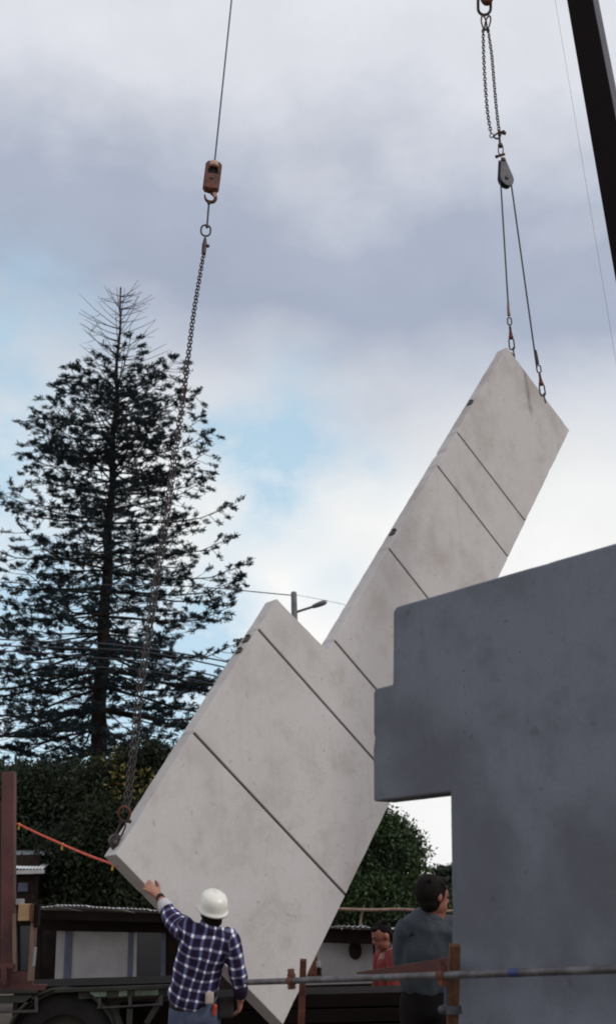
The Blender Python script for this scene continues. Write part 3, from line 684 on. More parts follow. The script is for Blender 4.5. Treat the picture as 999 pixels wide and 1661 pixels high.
def LB(px, py, y, rx, ry, rz=None): 
    k = y/F*1.06; return (PY(px, py, y), (rx*k, max(rx, ry)*k*.9, (rz or ry)*k))
G0 = lambda px, y: Vector((PY(px, 1400, y).x, y, -.05))
broadleaf('broadleaf_tree', G0(215, 30), [LB(*q) for q in ((240, 1262, 30, 62, 50), (190, 1290, 30, 60, 55), (285, 1300, 30, 55, 60), (215, 1370, 29.5, 85, 75), (300, 1400, 29.5, 65, 70), (140, 1400, 29.5, 60, 60), (240, 1465, 29.5, 90, 45), (150, 1465, 29.5, 70, 45), (310, 1470, 29.5, 60, 45))],
          95000, .055, [MT['leafm'], MT['leafy']], 'dark broadleaf tree with yellowish blossom patches behind the shackle', 3, .2,
          [(PY(235, 1275, 29), .5), (PY(195, 1265, 29), .45), (PY(285, 1270, 29), .5), (PY(180, 1225, 29.6), .4)])
broadleaf('broadleaf_tree', G0(95, 33), [LB(*q) for q in ((70, 1310, 33, 75, 60), (130, 1320, 33, 60, 70), (30, 1350, 33, 55, 70), (90, 1410, 32.5, 90, 70), (60, 1465, 32.5, 70, 50), (130, 1470, 32.5, 70, 50))],
          60000, .055, [MT['leafd'], MT['leafd']], 'dark broadleaf tree beneath the pine, behind the orange rope', 4, .2)
broadleaf('broadleaf_tree', G0(-20, 35), [LB(*q) for q in ((-10, 1300, 35, 50, 50), (-50, 1350, 35, 70, 80), (15, 1390, 35, 60, 70))],
          26000, .06, [MT['leafd'], MT['leafd']], 'dark broadleaf tree at the left edge behind the rust red post', 9, .2)
broadleaf('broadleaf_tree', G0(600, 40), [LB(*q) for q in ((616, 1356, 40, 40, 36), (645, 1385, 40, 38, 40), (588, 1400, 40, 60, 60), (655, 1425, 39.6, 32, 45), (610, 1470, 39.5, 80, 50), (680, 1480, 39.5, 50, 40), (540, 1480, 39.5, 60, 50), (560, 1440, 40, 50, 70), (585, 1345, 40.4, 38, 38))],
          90000, .062, [MT['leafg'], MT['leafg']], 'dense rounded green tree seen through the gap below the wall notch', 5, .2)
broadleaf('broadleaf_tree', G0(725, 58), [LB(*q) for q in ((725, 1432, 58, 30, 24), (765, 1440, 58, 36, 26), (700, 1452, 58, 24, 20), (735, 1470, 57.5, 60, 36), (690, 1485, 57.5, 50, 30))],
          12000, .13, [MT['leafd'], MT['leafd']], 'small distant dark tree beside the jacketed man, in the doorway gap', 6, .2)
broadleaf('broadleaf_tree', G0(430, 44), [LB(*q) for q in ((430, 1400, 44, 70, 70), (370, 1430, 44, 70, 60), (470, 1440, 44, 70, 60), (330, 1400, 44, 60, 60))],
          16000, .12, [MT['leafd'], MT['leafd']], 'dark broadleaf tree hidden for the most part behind the low end of the panel', 8, .2)

# ------------------------------------------------------------------ street pole with lamp, overhead lines
YU = 33.0
up0 = PY(476.5, 962, YU); pole = thing('utility_pole', (up0.x+.35, YU, -.05), 'grey pole with a street lamp arm behind the peak of the panel', 'utility pole')
m = MB(); m.tube([(up0.x+.08, YU, -.05), up0], [.14, .085], 12); m.ball(up0, (.085, .085, .05)); m.build('shaft', MT['pole'], pole)
a, b = PY(480, 993, YU), PY(508, 984, YU-.2)
m = MB(); m.tube([PY(476, 1004, YU), a, b], .038, 8); m.build('lamp_arm', MT['pole'], pole)
m = MB(); e = PY(529, 976, YU-.4); t_ = (e-b).normalized(); y_ = Vector((0, 1, 0)); y_ = (y_-t_*y_.dot(t_)).normalized(); z_ = t_.cross(y_)
m.loft([(b.lerp(e, q), y_, z_, .10*s_, .075*s_) for q, s_ in ((-.1, .4), (.05, .8), (.4, 1), (.85, 1), (1, .5))], 12); m.build('lamp_head', MT['pole'], pole)
m = MB(); m.tube([b.lerp(e, .95), b.lerp(e, 1.02)], .05, 10); m.build('lamp_lens', MT['white'], pole)
def wire(name, pts, rad, label, grp='overhead wires crossing the pine', mt='cable'):
    m = MB(); m.tube(spline([PY(*q) for q in pts], 8), rad, 5); return tag(m.build(name, MT[mt], None), label, 'overhead wire', grp)
wire('overhead_wire', [(-60, 941, 36), (90, 948, 35.5), (300, 951, 34.5), (477, 966, 33)], .016, 'topmost thin overhead wire, running to the pole top')
wire('overhead_wire', [(-60, 1034, 36), (78, 1041, 35.5), (187, 1046, 35), (340, 1068, 34), (477, 1100, 33)], .024, 'second overhead wire from the top, in front of the pine trunk')
wire('overhead_wire', [(-60, 1044, 36), (16, 1048, 35.6), (216, 1056, 35), (345, 1078, 34), (477, 1112, 33)], .024, 'third overhead wire from the top, in front of the pine trunk')
wire('overhead_wire', [(-60, 1053, 36), (60, 1059, 35.6), (156, 1067, 35.2), (258, 1077, 34.6), (477, 1126, 33)], .024, 'fourth overhead wire from the top, in front of the pine trunk')
wire('overhead_wire', [(-60, 1066, 36), (156, 1082, 35.2), (258, 1091, 34.6), (477, 1140, 33)], .02, 'lowest overhead wire, in front of the pine trunk')
wire('overhead_wire', [(477, 964, 33), (570, 984, 30), (700, 1030, 26), (900, 1120, 20)], .006, 'thin overhead wire leaving the pole top towards the right', None)

# ------------------------------------------------------------------ sheds
def corrugated(name, parent, a, b, depth_v, pitch=.076, amp=.012, mt='roof', n_v=3):
    """corrugated sheet from eave point a to b, running back along depth_v"""
    a, b, dv = Vector(a), Vector(b), Vector(depth_v); L_ = (b-a).length; X = (b-a).normalized(); Zn = X.cross(dv).normalized(); n = int(L_/pitch*6)
    vs = []; m = MB()
    for j in range(n_v):
        for i in range(n+1): vs.append(a+X*(L_*i/n)+dv*(j/(n_v-1))+Zn*(amp*math.sin(2*math.pi*(L_*i/n)/pitch)))
    fs = [(j*(n+1)+i, j*(n+1)+i+1, (j+1)*(n+1)+i+1, (j+1)*(n+1)+i) for j in range(n_v-1) for i in range(n)]
    m.add(vs, fs, True); o = m.build(name, MT[mt], parent)
    s_ = o.modifiers.new('thickness', 'SOLIDIFY'); s_.thickness = .004
    return o
YS = 24.0
shed = thing('shed', (PY(170, 1600, YS).x, YS, -.05), 'low shed with corrugated roof and white panels, behind the truck', 'shed')
def sq(px, py, y=YS): return PY(px, py, y)
def slabbox(name, x0, y0, x1, y1, y, th, mt, parent=shed, bev=.006):
    a, b = PY(x0, y0, y), PY(x1, y1, y); m = MB(); m.box(((a.x+b.x)/2, y+th/2, (a.z+b.z)/2), abs(b.x-a.x), th, abs(a.z-b.z)); return m.build(name, MT[mt], parent, bevel=bev)
edge_x = [40, 90, 140, 190, 240, 292, 345, 400]; eave = [1474, 1469, 1470, 1473.5, 1476, 1479, 1481, 1484]
for i in range(7):
    a, b = sq(edge_x[i], eave[i]), sq(edge_x[i+1], eave[i+1]); a.y = b.y = YS-1.2
    kx = (YS-1.2)/YS; a.x *= kx; b.x *= kx; a.z = 1.55+(a.z-1.55)*kx; b.z = 1.55+(b.z-1.55)*kx
    corrugated('roof_sheet', shed, a+Vector((0, 0, .012*(i % 2))), b+Vector((.03, 0, .012*(i % 2))), (0, 4.2, -.10))
m = MB(); a, b = sq(40, 1483), sq(405, 1494); m.bar(a-Vector((0, .9, 0)), b-Vector((0, .9, 0)), .05, .16); m.build('fascia_shade', MT['dark'], shed, bevel=.006)
m = MB(); a, b = sq(40, 1499), sq(405, 1506); m.bar(a, b, .08, .22); m.build('lintel', MT['dark'], shed, bevel=.006)
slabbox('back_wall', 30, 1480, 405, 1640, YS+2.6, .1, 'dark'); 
slabbox('wall_panel', 108, 1502, 211, 1606, YS+.02, .05, 'white'); 
slabbox('wall_strip', 93, 1503, 108.5, 1608, YS+.035, .05, 'white'); slabbox('cover_strip', 107, 1500, 114, 1608, YS-.01, .03, 'trim')
slabbox('door_post', 209, 1500, 215, 1606, YS-.01, .05, 'trim'); slabbox('door_jamb', 215.5, 1503, 221, 1606, YS+.0, .05, 'white')
slabbox('window_pane', 221, 1508, 262, 1604, YS+.04, .02, 'glass'); slabbox('window_post', 262, 1503, 268, 1606, YS+.0, .05, 'trim')
slabbox('wall_panel', 268, 1503, 330, 1610, YS+.05, .05, 'dark'); slabbox('wall_panel', 330, 1503, 405, 1612, YS+.05, .05, 'dark')
slabbox('sill_board', 80, 1606, 405, 1616, YS-.03, .06, 'dark'); slabbox('base_wall', 30, 1613, 405, 1680, YS+.0, .08, 'dark')
slabbox('end_wall', 30, 1500, 62, 1640, YS+.0, .08, 'dark')
YF = 28.5
fs_ = thing('far_shed', (PY(30, 1500, YF).x, YF, -.05), 'glimpse of a far shed with pale corrugated roof, right of the red post', 'shed')
a, b = PY(-30, 1408, YF), PY(70, 1409, YF); corrugated('roof_sheet', fs_, a, b, (0, 2.6, .55), .076, .02); 
m = MB(); m.box(((a.x+b.x)/2, YF+1.4, (1.0+a.z)/2-.1), (b.x-a.x)-.3, 2.2, a.z-.2); m.build('walls', MT['dark'], fs_, bevel=.01)
slabbox('window', 30, 1432, 45, 1446, YF+.25, .05, 'trim', fs_); slabbox('gutter', -30, 1413, 72, 1417, YF-.05, .08, 'white', fs_)

YR2 = 19.0
lean = thing('lean_to', (PY(560, 1600, YR2).x, YR2, -.05), 'white walled lean-to with corrugated roof, behind the man in red', 'shed')
ex = [500, 548, 596, 644, 692, 745]; ey = [1502, 1503, 1504.5, 1506, 1508, 1510]
for i in range(5):
    a, b = PY(ex[i], ey[i], YR2-1.0), PY(ex[i+1], ey[i+1], YR2-1.0)
    corrugated('roof_sheet', lean, a+Vector((0, 0, .01*(i % 2))), b+Vector((.02, 0, .01*(i % 2))), (0, 3.2, -.02))
m = MB(); m.bar(PY(500, 1517, YR2-.5), PY(745, 1524, YR2-.5), .05, .2); m.build('fascia_shade', MT['dark'], lean, bevel=.005)  # dark bar stands in for the shade beneath this roof
slabbox('wall_panel', 490, 1522, 607, 1600, YR2, .06, 'white', lean); slabbox('wall_panel', 607.6, 1522, 745, 1600, YR2+.004, .06, 'white', lean); slabbox('wall_base', 490, 1598, 745, 1700, YR2-.02, .1, 'dark', lean)
m = MB(); a, b = PY(520, 1512, YR2+1.5), PY(520, 1512, YR2+1.5); slabbox('back_wall', 490, 1515, 745, 1600, YR2+1.9, .06, 'dark', lean)
m = MB(); m.ball(PY(576, 1541, YR2-.12), (.10, .05, .14)); m.tube([PY(576, 1530, YR2-.1), PY(578, 1522, YR2-.1)], .025, 6); m.build('dark_smudge', MT['dark'], lean)  # dark rounded shape on a stem, for a smudge on the wall
# rail fence behind it
YFc = 25.0
fence = thing('rail_fence', (PY(640, 1500, YFc).x, YFc, -.05), 'pale timber rail with slanted brace in front of the green tree', 'fence')
m = MB(); pts = [PY(x, y, YFc) for x, y in ((470, 1470), (545, 1474), (600, 1476), (650, 1475), (700, 1478), (760, 1477))]; m.tube(spline(pts, 4), .032, 7); m.build('rail', MT['timber'], fence)
m = MB(); m.tube([PY(588, 1476, YFc+.08), PY(580, 1520, YFc+.08)], .028, 6); m.build('brace', MT['timber'], fence)
for px in (480, 545, 660, 750):
    m = MB(); q = PY(px, 1474, YFc+.12); m.tube([(q.x, q.y, -.05), q], .035, 6); m.build('post', MT['dark'], fence)

# ------------------------------------------------------------------ flatbed truck, lower left
YT = 11.5
truck = thing('flatbed_truck', (PY(130, 1620, YT).x, YT+.9, -.05), 'olive flatbed truck with rust red post and timber headboard, at lower left', 'truck')
def tq(px, py, dy=0): return PY(px, py, YT+dy)
def tbar(name, x0, y0, x1, y1, h, d, mt, dy=0, bev=.006):
    m = MB(); m.bar(tq(x0, y0, dy), tq(x1, y1, dy), d, h); return m.build(name, MT[mt], truck, bevel=bev)
k_ = YT/F
m = MB(); a = tq(-120, 1607, .1); b = tq(284, 1596, .1)
for i in range(10):
    y0 = .12+i*.2; q0 = tq(-120, 1609); q1 = tq(280, 1597.5)
    m = MB(); m.bar(q0+Vector((0, y0, 0)), q1+Vector((0, y0, 0)), .19, .035); m.build('deck_board', MT['darkply'], truck, bevel=.004)
tbar('side_rail', -120, 1612, 64, 1608, 5*k_, .07, 'olive'); tbar('side_rail', 90, 1607, 281, 1600, 6*k_, .07, 'olive')
tbar('edge_plate', -120, 1624, 54, 1620, 11*k_, .03, 'olive', .015)
for x0, x1, yy in ((146, 174, 1612), (193, 208, 1611), (219, 258, 1610)): tbar('painted_patch', x0, yy, x1, yy-1.5, 11*k_, .02, 'mint', .01, .012)
tbar('edge_plate', 128, 1613, 281, 1606, 14*k_, .03, 'olive', .03)
tbar('guard_bar', 158, 1635, 264, 1629, 3.2*k_, .03, 'gbar'); tbar('guard_bar', -120, 1645, 62, 1640, 4*k_, .03, 'gbar')
for x in (162, 211.5, 262): 
    m = MB(); m.bar(tq(x, 1619-.05*(x-160), -.012), tq(x, 1636-.05*(x-160), -.012), 3.5*k_, .03, (1, 0, 0)); m.build('guard_post', MT['gbar'], truck, bevel=.004)
m = MB(); m.bar(tq(60, 1618, -.012), tq(60, 1642, -.012), 5*k_, .03, (1, 0, 0)); m.build('guard_post', MT['gbar'], truck, bevel=.004)
m = MB(); m.bar(tq(211, 1636, .02), tq(210, 1662, .02), 4*k_, .05, (1, 0, 0)); m.build('hanger', MT['olive'], truck)
wc = tq(106, 1702, .22); 
def wheel(c_):
    o = MB(); pr = [(.30, -.10), (.40, -.12), (.475, -.10), (.49, -.04), (.49, .04), (.475, .10), (.40, .12), (.30, .10)]; n = 28
    vs = [c_+Vector((r_*math.cos(2*math.pi*j/n), y_, r_*math.sin(2*math.pi*j/n))) for r_, y_ in pr for j in range(n)]
    o.add(vs, [(i*n+j, i*n+(j+1) % n, (i+1)*n+(j+1) % n, (i+1)*n+j) for i in range(7) for j in range(n)], True); 
    w_ = bpy.data.objects.new('wheel', None); COL.objects.link(w_); w_.parent = truck; ORG[w_] = ORG[truck]
    o.build('tyre', MT['rubber'], w_)
    o = MB(); pr = [(.305, -.06), (.27, -.03), (.12, -.02), (.10, -.07), (.0, -.075)]
    vs = [c_+Vector((r_*math.cos(2*math.pi*j/n), y_, r_*math.sin(2*math.pi*j/n))) for r_, y_ in pr for j in range(n)]
    o.add(vs, [(i*n+j, i*n+(j+1) % n, (i+1)*n+(j+1) % n, (i+1)*n+j) for i in range(4) for j in range(n)], True); o.build('rim', MT['olive'], w_)
wheel(wc)
m = MB(); n = 14                                               # mudguard arch
for i in range(n):
    a0, a1 = R(172-164*i/n), R(172-164*(i+1)/n); r_ = .56
    p = [wc+Vector((r_*.95*math.cos(a_), dy, r_*math.sin(a_)*.97)) for a_ in (a0, a1) for dy in (-.22, .2)]
    m.add(p, [(0, 1, 3, 2)], True)
o = m.build('mudguard', MT['olive'], truck, weld=.001); s_ = o.modifiers.new('thickness', 'SOLIDIFY'); s_.thickness = .03
m = MB(); m.box(((tq(-120, 1640).x+tq(255, 1640).x)/2, YT+.9, .52), tq(255, 1640).x-tq(-120, 1640).x, .3, .22); m.build('chassis', MT['dark'], truck, bevel=.01)
m = MB(); m.bar(tq(270, 1606, .04), tq(238, 1661, .04), .05, .05); m.build('tail_strut', MT['olive'], truck, bevel=.004)
m = MB(); m.box(tq(240, 1650, 1.0), .5, .4, .3); m.build('tool_locker', MT['dark'], truck, bevel=.01)
# headboard: red post, timber frame
m = MB(); a, b = tq(15.5, 1253, .1), tq(14, 1606, .1); m.bar(a, b, 20*k_, .11, (0, 1, 0)); m.build('post', MT['rustp'], truck, bevel=.008)
m = MB(); a, b = tq(-3, 1300, .35), tq(-4, 1606, .35); m.bar(a, b, 11*k_, .07, (0, 1, 0)); m.build('post', MT['dark'], truck, bevel=.008)
slb = lambda *a, **k: slabbox(*a, **k)
def tb_(name, x0, y0, x1, y1, wd, th, mt, dy=0):
    m = MB(); m.bar(tq(x0, y0, dy), tq(x1, y1, dy), th, wd*k_, (1, 0, 0)); return m.build(name, MT[mt], truck, bevel=.005)
tb_('headboard_frame', 24.5, 1482, 25.5, 1576, 6, .05, 'timber', .0); tb_('headboard_frame', 56, 1496, 50.5, 1592, 9, .05, 'timber', .0)
tb_('headboard_frame', 58.5, 1536, 55.5, 1568, 3.5, .03, 'white', -.03)
m = MB(); m.bar(tq(22, 1497, .02), tq(60, 1496, .02), .05, 9*k_); m.build('headboard_frame', MT['dark'], truck, bevel=.005)
m = MB(); m.prism([tq(28, 1500, .06), tq(54, 1500, .06), tq(48, 1574, .06), tq(27, 1574, .06)], Vector((0, .03, 0))); m.build('headboard_panel', MT['glass'], truck)
m = MB(); a = tq(42, 1480, -.02); m.box(a, 18*k_, .12, 25*k_); m.build('timber_block', MT['timbery'], truck, bevel=.008)
m = MB(); a = tq(54, 1481, -.03); m.box(a, 5*k_, .13, 26*k_); m.build('timber_block', MT['timbero'], truck, bevel=.006)
m = MB(); a = tq(61, 1485, .0); m.box(a, 7*k_, .10, 34*k_); m.build('timber_block', MT['dark'], truck, bevel=.006)
m = MB(); a = tq(33, 1463, .15); m.box(a, 11*k_, .1, 9*k_); m.build('timber_block', MT['white'], truck, bevel=.006)
m = MB(); m.prism([tq(16, 1576, -.01), tq(52, 1576, -.01), tq(53, 1597, -.01), tq(75, 1597, -.01), tq(74, 1607, -.01), tq(-60, 1608, -.01), tq(-60, 1590, -.01), tq(16, 1590, -.01)], Vector((0, .08, 0))); m.build('headboard_foot', MT['rustp'], truck, bevel=.006)
tb_('strut', 8, 1568, 9, 1598, 8, .05, 'rustp', -.06); m = MB(); m.bar(tq(-40, 1571, -.05), tq(24, 1567, -.05), .04, 7*k_); m.build('strut', MT['rustp'], truck, bevel=.005)

# orange tag line from the post to the panel's low corner
e_ = pan(p_low[0]-.012, p_low[1]+.02, -.10)
pts = spline([tq(29, 1336, -.02), PY(60, 1351, 11.1), PY(98, 1368, 10.6), PY(140, 1386, 10.0), PY(192, 1405, 9.30)], 8)
rope = thing('tag_line', pts[-1], 'orange rope from the rust red post to the low corner of the panel', 'rope')
m = MB(); m.tube(pts, .0105, 7); m.build('rope', MT['orange'], rope)
for i in (1, 17, 31):
    q = pts[i]; m = MB(); m.bar(q+UP*.012, q-UP*.045-RIGHT*.012, .012, .02); m.build('yellow_tie', MT['yellow'], rope)

# ------------------------------------------------------------------ formwork stack, prop, rail and post on the right
YK = 10.6
stack = thing('filler_stack', (PY(540, 1630, YK).x, YK, -.05), 'made-up dark stack of formwork sheets behind the scaffold tube', 'filler')  # near-black sheets added to fill the dark area below the tube
xa, xb = PY(300, 1600, YK).x, PY(752, 1600, YK).x
for i in range(9):
    zz_ = 0.0+i*.118; m = MB(); j1, j2 = random.uniform(-.12, .05), random.uniform(-.05, .05)
    if i == 8: j2 = 0
    m.box(((xa+xb)/2+j1, YK+.6+j2, zz_+.05), xb-xa, 1.25, .105); m.build('filler_sheet', MT['darkply'], stack, bevel=.006)
br = thing('steel_wedge', PY(512, 1582, YK+.1), 'small rusty steel wedge with pale clip, standing on the dark stack', 'wedge')
m = MB(); a = PY(512, 1546, YK+.15); q = [PY(498, 1584, YK+.1), PY(523, 1584, YK+.1), PY(521, 1584, YK+.3), PY(500, 1584, YK+.3)]
m.add([a, *q], [(0, 1, 2), (0, 2, 3), (0, 3, 4), (0, 4, 1), (4, 3, 2, 1)]); m.build('body', MT['rust'], br)
m = MB(); m.box(PY(516, 1564, YK+.05), .035, .03, .05); m.build('clip', MT['white'], br, bevel=.006); m = MB(); m.tube([PY(517, 1582, YK+.06), PY(518, 1570, YK+.06)], .02, 7); m.build('stud', MT['dark'], br)
rail = thing('scaffold_tube', P(735, 1582, 5.5), 'grey steel scaffold tube running level across the front of the wall', 'scaffold tube')
RA, RB = P(401, 1593.5, 7.2), P(735, 1581.5, 5.55); RC = RA+(RB-RA)*1.75
m = MB(); m.tube([RA, RA.lerp(RC, .3), RA.lerp(RC, .6), RC], .0175, 14); o = m.build('tube', MT['pipe'], rail)
d_ = (RC-RA).normalized()
m = MB(); q = RA+(RB-RA)*.03*0+d_*0; m.tube([RA-d_*.003, RA+d_*.004], .0135, 12); m.build('tube_bore', MT['black'], rail)
def coupler(px, py, dep):
    c_ = RA.lerp(RC, ((px-401)/(735-401))*1.0/1.75) if 0 else None
    # nearest place on the tube to the pixel
    best = min((RA.lerp(RC, t/400) for t in range(401)), key=lambda q: abs((q-EYE).dot(RIGHT)/(q-EYE).dot(FWD)*F+499.5-px))
    up_ = Vector((0, 0, 1)); sd_ = d_.cross(up_).normalized(); up_ = sd_.cross(d_); n = bpy.data.objects.new('coupler', None); COL.objects.link(n); n.parent = rail; ORG[n] = ORG[rail]
    m = MB(); m.tube([best-d_*.024, best+d_*.024], .026, 12); m.build('collar', MT['rust'], n)
    m = MB(); m.bar(best+up_*.02, best+up_*.064-d_*.004, .03, .026, d_); m.tube([best+up_*.03-d_*.03, best+up_*.03+d_*.03], .012, 7); m.build('bolt', MT['rust'], n)
    m = MB(); m.bar(best-up_*.02, best-up_*.046, .034, .03, d_); m.tube([best-up_*.034-d_*.032, best-up_*.034+d_*.03], .011, 7); m.build('nut', MT['rust'], n)
    return best
coupler(473, 1589, 7); cb = coupler(717, 1580, 5.6)
m = MB(); tb0 = RA.lerp(RC, .685); m.tube([tb0, tb0+d_*.075], .0182, 12); m.build('tape', MT['blue'], rail)
post = thing('timber_post', (P(735, 1600, 5.62).x, P(735, 1600, 5.62).y, -.05), 'orange brown timber post at the doorway edge, behind the scaffold tube', 'post')
q0, q1 = P(737, 1532, 5.70), P(733.5, 1661, 5.70); kk = (q1-q0)/(q0.z-q1.z); qb = q1+kk*(q1.z+.05)
m = MB(); m.bar(q0, qb, .054, .044, (0, 1, 0)); m.build('post', MT['timbero'], post, bevel=.004)
cl_ = P(734, 1638, 5.68); m = MB(); m.tube([cl_-Vector((0, 0, .018)), cl_+Vector((0, 0, .018))], .044, 10); m.ball(cl_+RIGHT*-.05, .022); m.build('clamp', MT['steel'], post)
m = MB(); m.bar(P(724, 1596, 5.70), P(723.5, 1636, 5.70), .02, .02, (0, 1, 0)); m.ball(P(721, 1635, 5.69), (.022, .018, .016)); m.build('blue_tie', MT['trim'], post)
stake = thing('steel_stake', (P(490, 1600, 7.3).x, P(490, 1600, 7.3).y, -.05), 'short rusty stake standing upright beside the tube coupler, before the panel', 'stake')
q0, q1 = P(492, 1556, 7.05), P(488.5, 1661, 7.05); kk = (q1-q0)/(q0.z-q1.z); qb = q1+kk*(q1.z+.05)
m = MB(); m.bar(q0, qb, .040, .03, (0, 1, 0)); m.build('stake', MT['rust'], stake, bevel=.004)
plank = thing('plank', P(735, 1566, 5.75), 'purplish brown plank sloping up from the tube to the post', 'plank')
m = MB(); pa_, pb_, pc_, pd_ = P(578, 1580, 6.35), P(578, 1577.0, 6.35), P(731, 1552, 5.80), P(731, 1581, 5.80); m.prism([pa_, pb_, pc_, pd_], Vector((.02, .03, 0))); m.build('board', MT['rustp'], plank, bevel=.003)

# ------------------------------------------------------------------ people
def vec(*a): return Vector(a)
def ortho(t, x): x = x - t*x.dot(t); return x.normalized()
def limb(mb, pts, rad, xdir, n=16):
    """tapered elliptical limb along pts; rad = radius or (side, depth) per point; rounded ends"""
    pts = [Vector(p) for p in pts]; rr = [(r, r) if isinstance(r, (int, float)) else r for r in rad]
    fine = spline(pts, 6); k = len(fine)
    idx = [i/6 for i in range(k)]
    def rad_at(t):
        i = min(int(t), len(rr)-2); f_ = t-i; f_ = f_*f_*(3-2*f_)
        return tuple(rr[i][j]*(1-f_)+rr[i+1][j]*f_ for j in (0, 1))
    rings = []
    t0 = (fine[1]-fine[0]).normalized(); t1 = (fine[-1]-fine[-2]).normalized()
    X0 = ortho(t0, xdir)
    ra = rad_at(0); rb = rad_at(len(rr)-1.0001)
    for q in (.92, .6, .25): rings.append((fine[0]-t0*(min(ra)*.8*q), X0, t0.cross(X0), ra[0]*math.sqrt(1-q*q), ra[1]*math.sqrt(1-q*q)))
    for i, p in enumerate(fine):
        t = (fine[min(i+1, k-1)]-fine[max(i-1, 0)]).normalized(); X = ortho(t, xdir); r_ = rad_at(idx[i]); rings.append((p, X, t.cross(X), r_[0], r_[1]))
    X1 = ortho(t1, xdir)
    for q in (.25, .6, .92): rings.append((fine[-1]+t1*(min(rb)*.8*q), X1, t1.cross(X1), rb[0]*math.sqrt(1-q*q), rb[1]*math.sqrt(1-q*q)))
    mb.loft(rings, n)
def remeshed(mb, name, mats, parent, voxel, smooth=3):
    """weld overlapping limbs into one continuous skin"""
    me0 = mb.mesh('tmp', [], Vector((0, 0, 0))); o = bpy.data.objects.new('tmp', me0); COL.objects.link(o)
    r_ = o.modifiers.new('r', 'REMESH'); r_.mode = 'VOXEL'; r_.voxel_size = voxel
    if smooth: s_ = o.modifiers.new('s', 'SMOOTH'); s_.factor = .5; s_.iterations = smooth
    dg = bpy.context.evaluated_depsgraph_get(); me = bpy.data.meshes.new_from_object(o.evaluated_get(dg)); me.name = name
    bpy.data.objects.remove(o); bpy.data.meshes.remove(me0)
    me.transform(Matrix.Translation(-ORG[parent])); me.materials.clear()
    for m in (mats if isinstance(mats, (list, tuple)) else [mats]): me.materials.append(m)
    me.polygons.foreach_set('use_smooth', [True]*len(me.polygons)); me.update()
    return link_mesh(name, me, parent)
def hand(mb, wrist, d, palm_n, thumb_side, curl=.35, s=1.0, spread=.10):
    """palm, four bent fingers of unequal length and a thumb leaving the side of the palm; d points along the fingers, palm_n out of the palm"""
    d = d.normalized(); pn = ortho(d, palm_n); sd = d.cross(pn)*thumb_side
    limb(mb, [wrist-d*.01, wrist+d*.035*s, wrist+d*.085*s], [(.027*s, .019*s), (.038*s, .016*s), (.041*s, .014*s)], sd)
    for i, (off, ln) in enumerate(((.030, .078), (.010, .088), (-.011, .081), (-.031, .062))):
        b = wrist+d*.082*s+sd*off*s; dv = (d+sd*spread*off/.03).normalized(); pts = [b]; a = curl*(.7+.18*i)
        for j, q in enumerate((.42, .32, .26)):
            dv = (dv*math.cos(a)+pn*math.sin(a)).normalized(); pts.append(pts[-1]+dv*(ln*q*s)); a = curl*(.9+.15*i)
        limb(mb, pts, [.0098*s, .0092*s, .0084*s, .0072*s], sd, 10)
    b = wrist+d*.028*s+sd*.030*s; dv = (d*.55+sd*.75+pn*.25).normalized(); p1 = b+dv*.042*s; dv = (d*.8+sd*.42+pn*.3).normalized(); p2 = p1+dv*.032*s; p3 = p2+(d*.9+sd*.1+pn*.4).normalized()*.026*s
    limb(mb, [b-sd*.012*s, p1, p2, p3], [.0145*s, .0115*s, .0105*s, .0085*s], pn, 10)
def head(mb, c, f, up, s=1.0):
    """c = middle of the skull, f = where the face looks"""
    f = f.normalized(); up = ortho(f, up); r_ = f.cross(up)
    ax = (r_, f, up)
    mb.ball(c+up*.015*s, (.076*s, .096*s, .100*s), ax, 20, 14)
    mb.ball(c+f*.028*s-up*.055*s, (.058*s, .066*s, .070*s), ax, 16, 10)
    mb.ball(c+f*.066*s-up*.104*s, (.030*s, .024*s, .020*s), ax, 12, 8)          # chin
    mb.ball(c+f*.082*s+up*.012*s, (.050*s, .018*s, .014*s), ax, 12, 8)          # brow
    limb(mb, [c+f*.088*s+up*.0*s, c+f*.108*s-up*.030*s, c+f*.098*s-up*.042*s], [(.010*s, .010*s), (.015*s, .012*s), (.016*s, .008*s)], r_, 10)
    mb.ball(c+f*.088*s-up*.070*s, (.026*s, .012*s, .007*s), ax, 10, 6); mb.ball(c+f*.086*s-up*.082*s, (.022*s, .012*s, .008*s), ax, 10, 6)
    for q in (-1, 1):
        mb.ball(c+r_*(q*.078*s)-f*.008*s-up*.015*s, (.010*s, .020*s, .032*s), ax, 10, 8)
    return f, up, r_
def face_bits(c, f, up, r_, root, s=1.0):
    for q in (-1, 1):
        m = MB(); m.ball(c+r_*(q*.031*s)+f*.085*s-up*.008*s, (.013*s, .009*s, .009*s), (r_, f, up), 10, 8); m.build('eye', MT['iris'], root)
        m = MB(); m.bar(c+r_*(q*.016*s)+f*.099*s+up*.016*s, c+r_*(q*.048*s)+f*.086*s+up*.014*s, .008, .008, f); m.build('eyebrow', MT['hair'], root, bevel=.002)
    m = MB(); m.ball(c+f*.098*s-up*.076*s, (.021*s, .005*s, .007*s), (r_, f, up), 10, 6); m.build('mouth', MT['lip'], root)
def legs(mb, hipc, fdir, rdir, ground, sc=1.0, step=.08):
    for q in (-1, 1):
        h = hipc+rdir*(q*.092*sc)-Vector((0, 0, .02)); kn = Vector((h.x, h.y, ground+(h.z-ground)*.53))+rdir*(q*.02)+fdir*(.03+q*step*.4); an = Vector((h.x, h.y, ground+.09))+rdir*(q*.035)+fdir*(-.02+q*step)
        yield q, h, kn, an
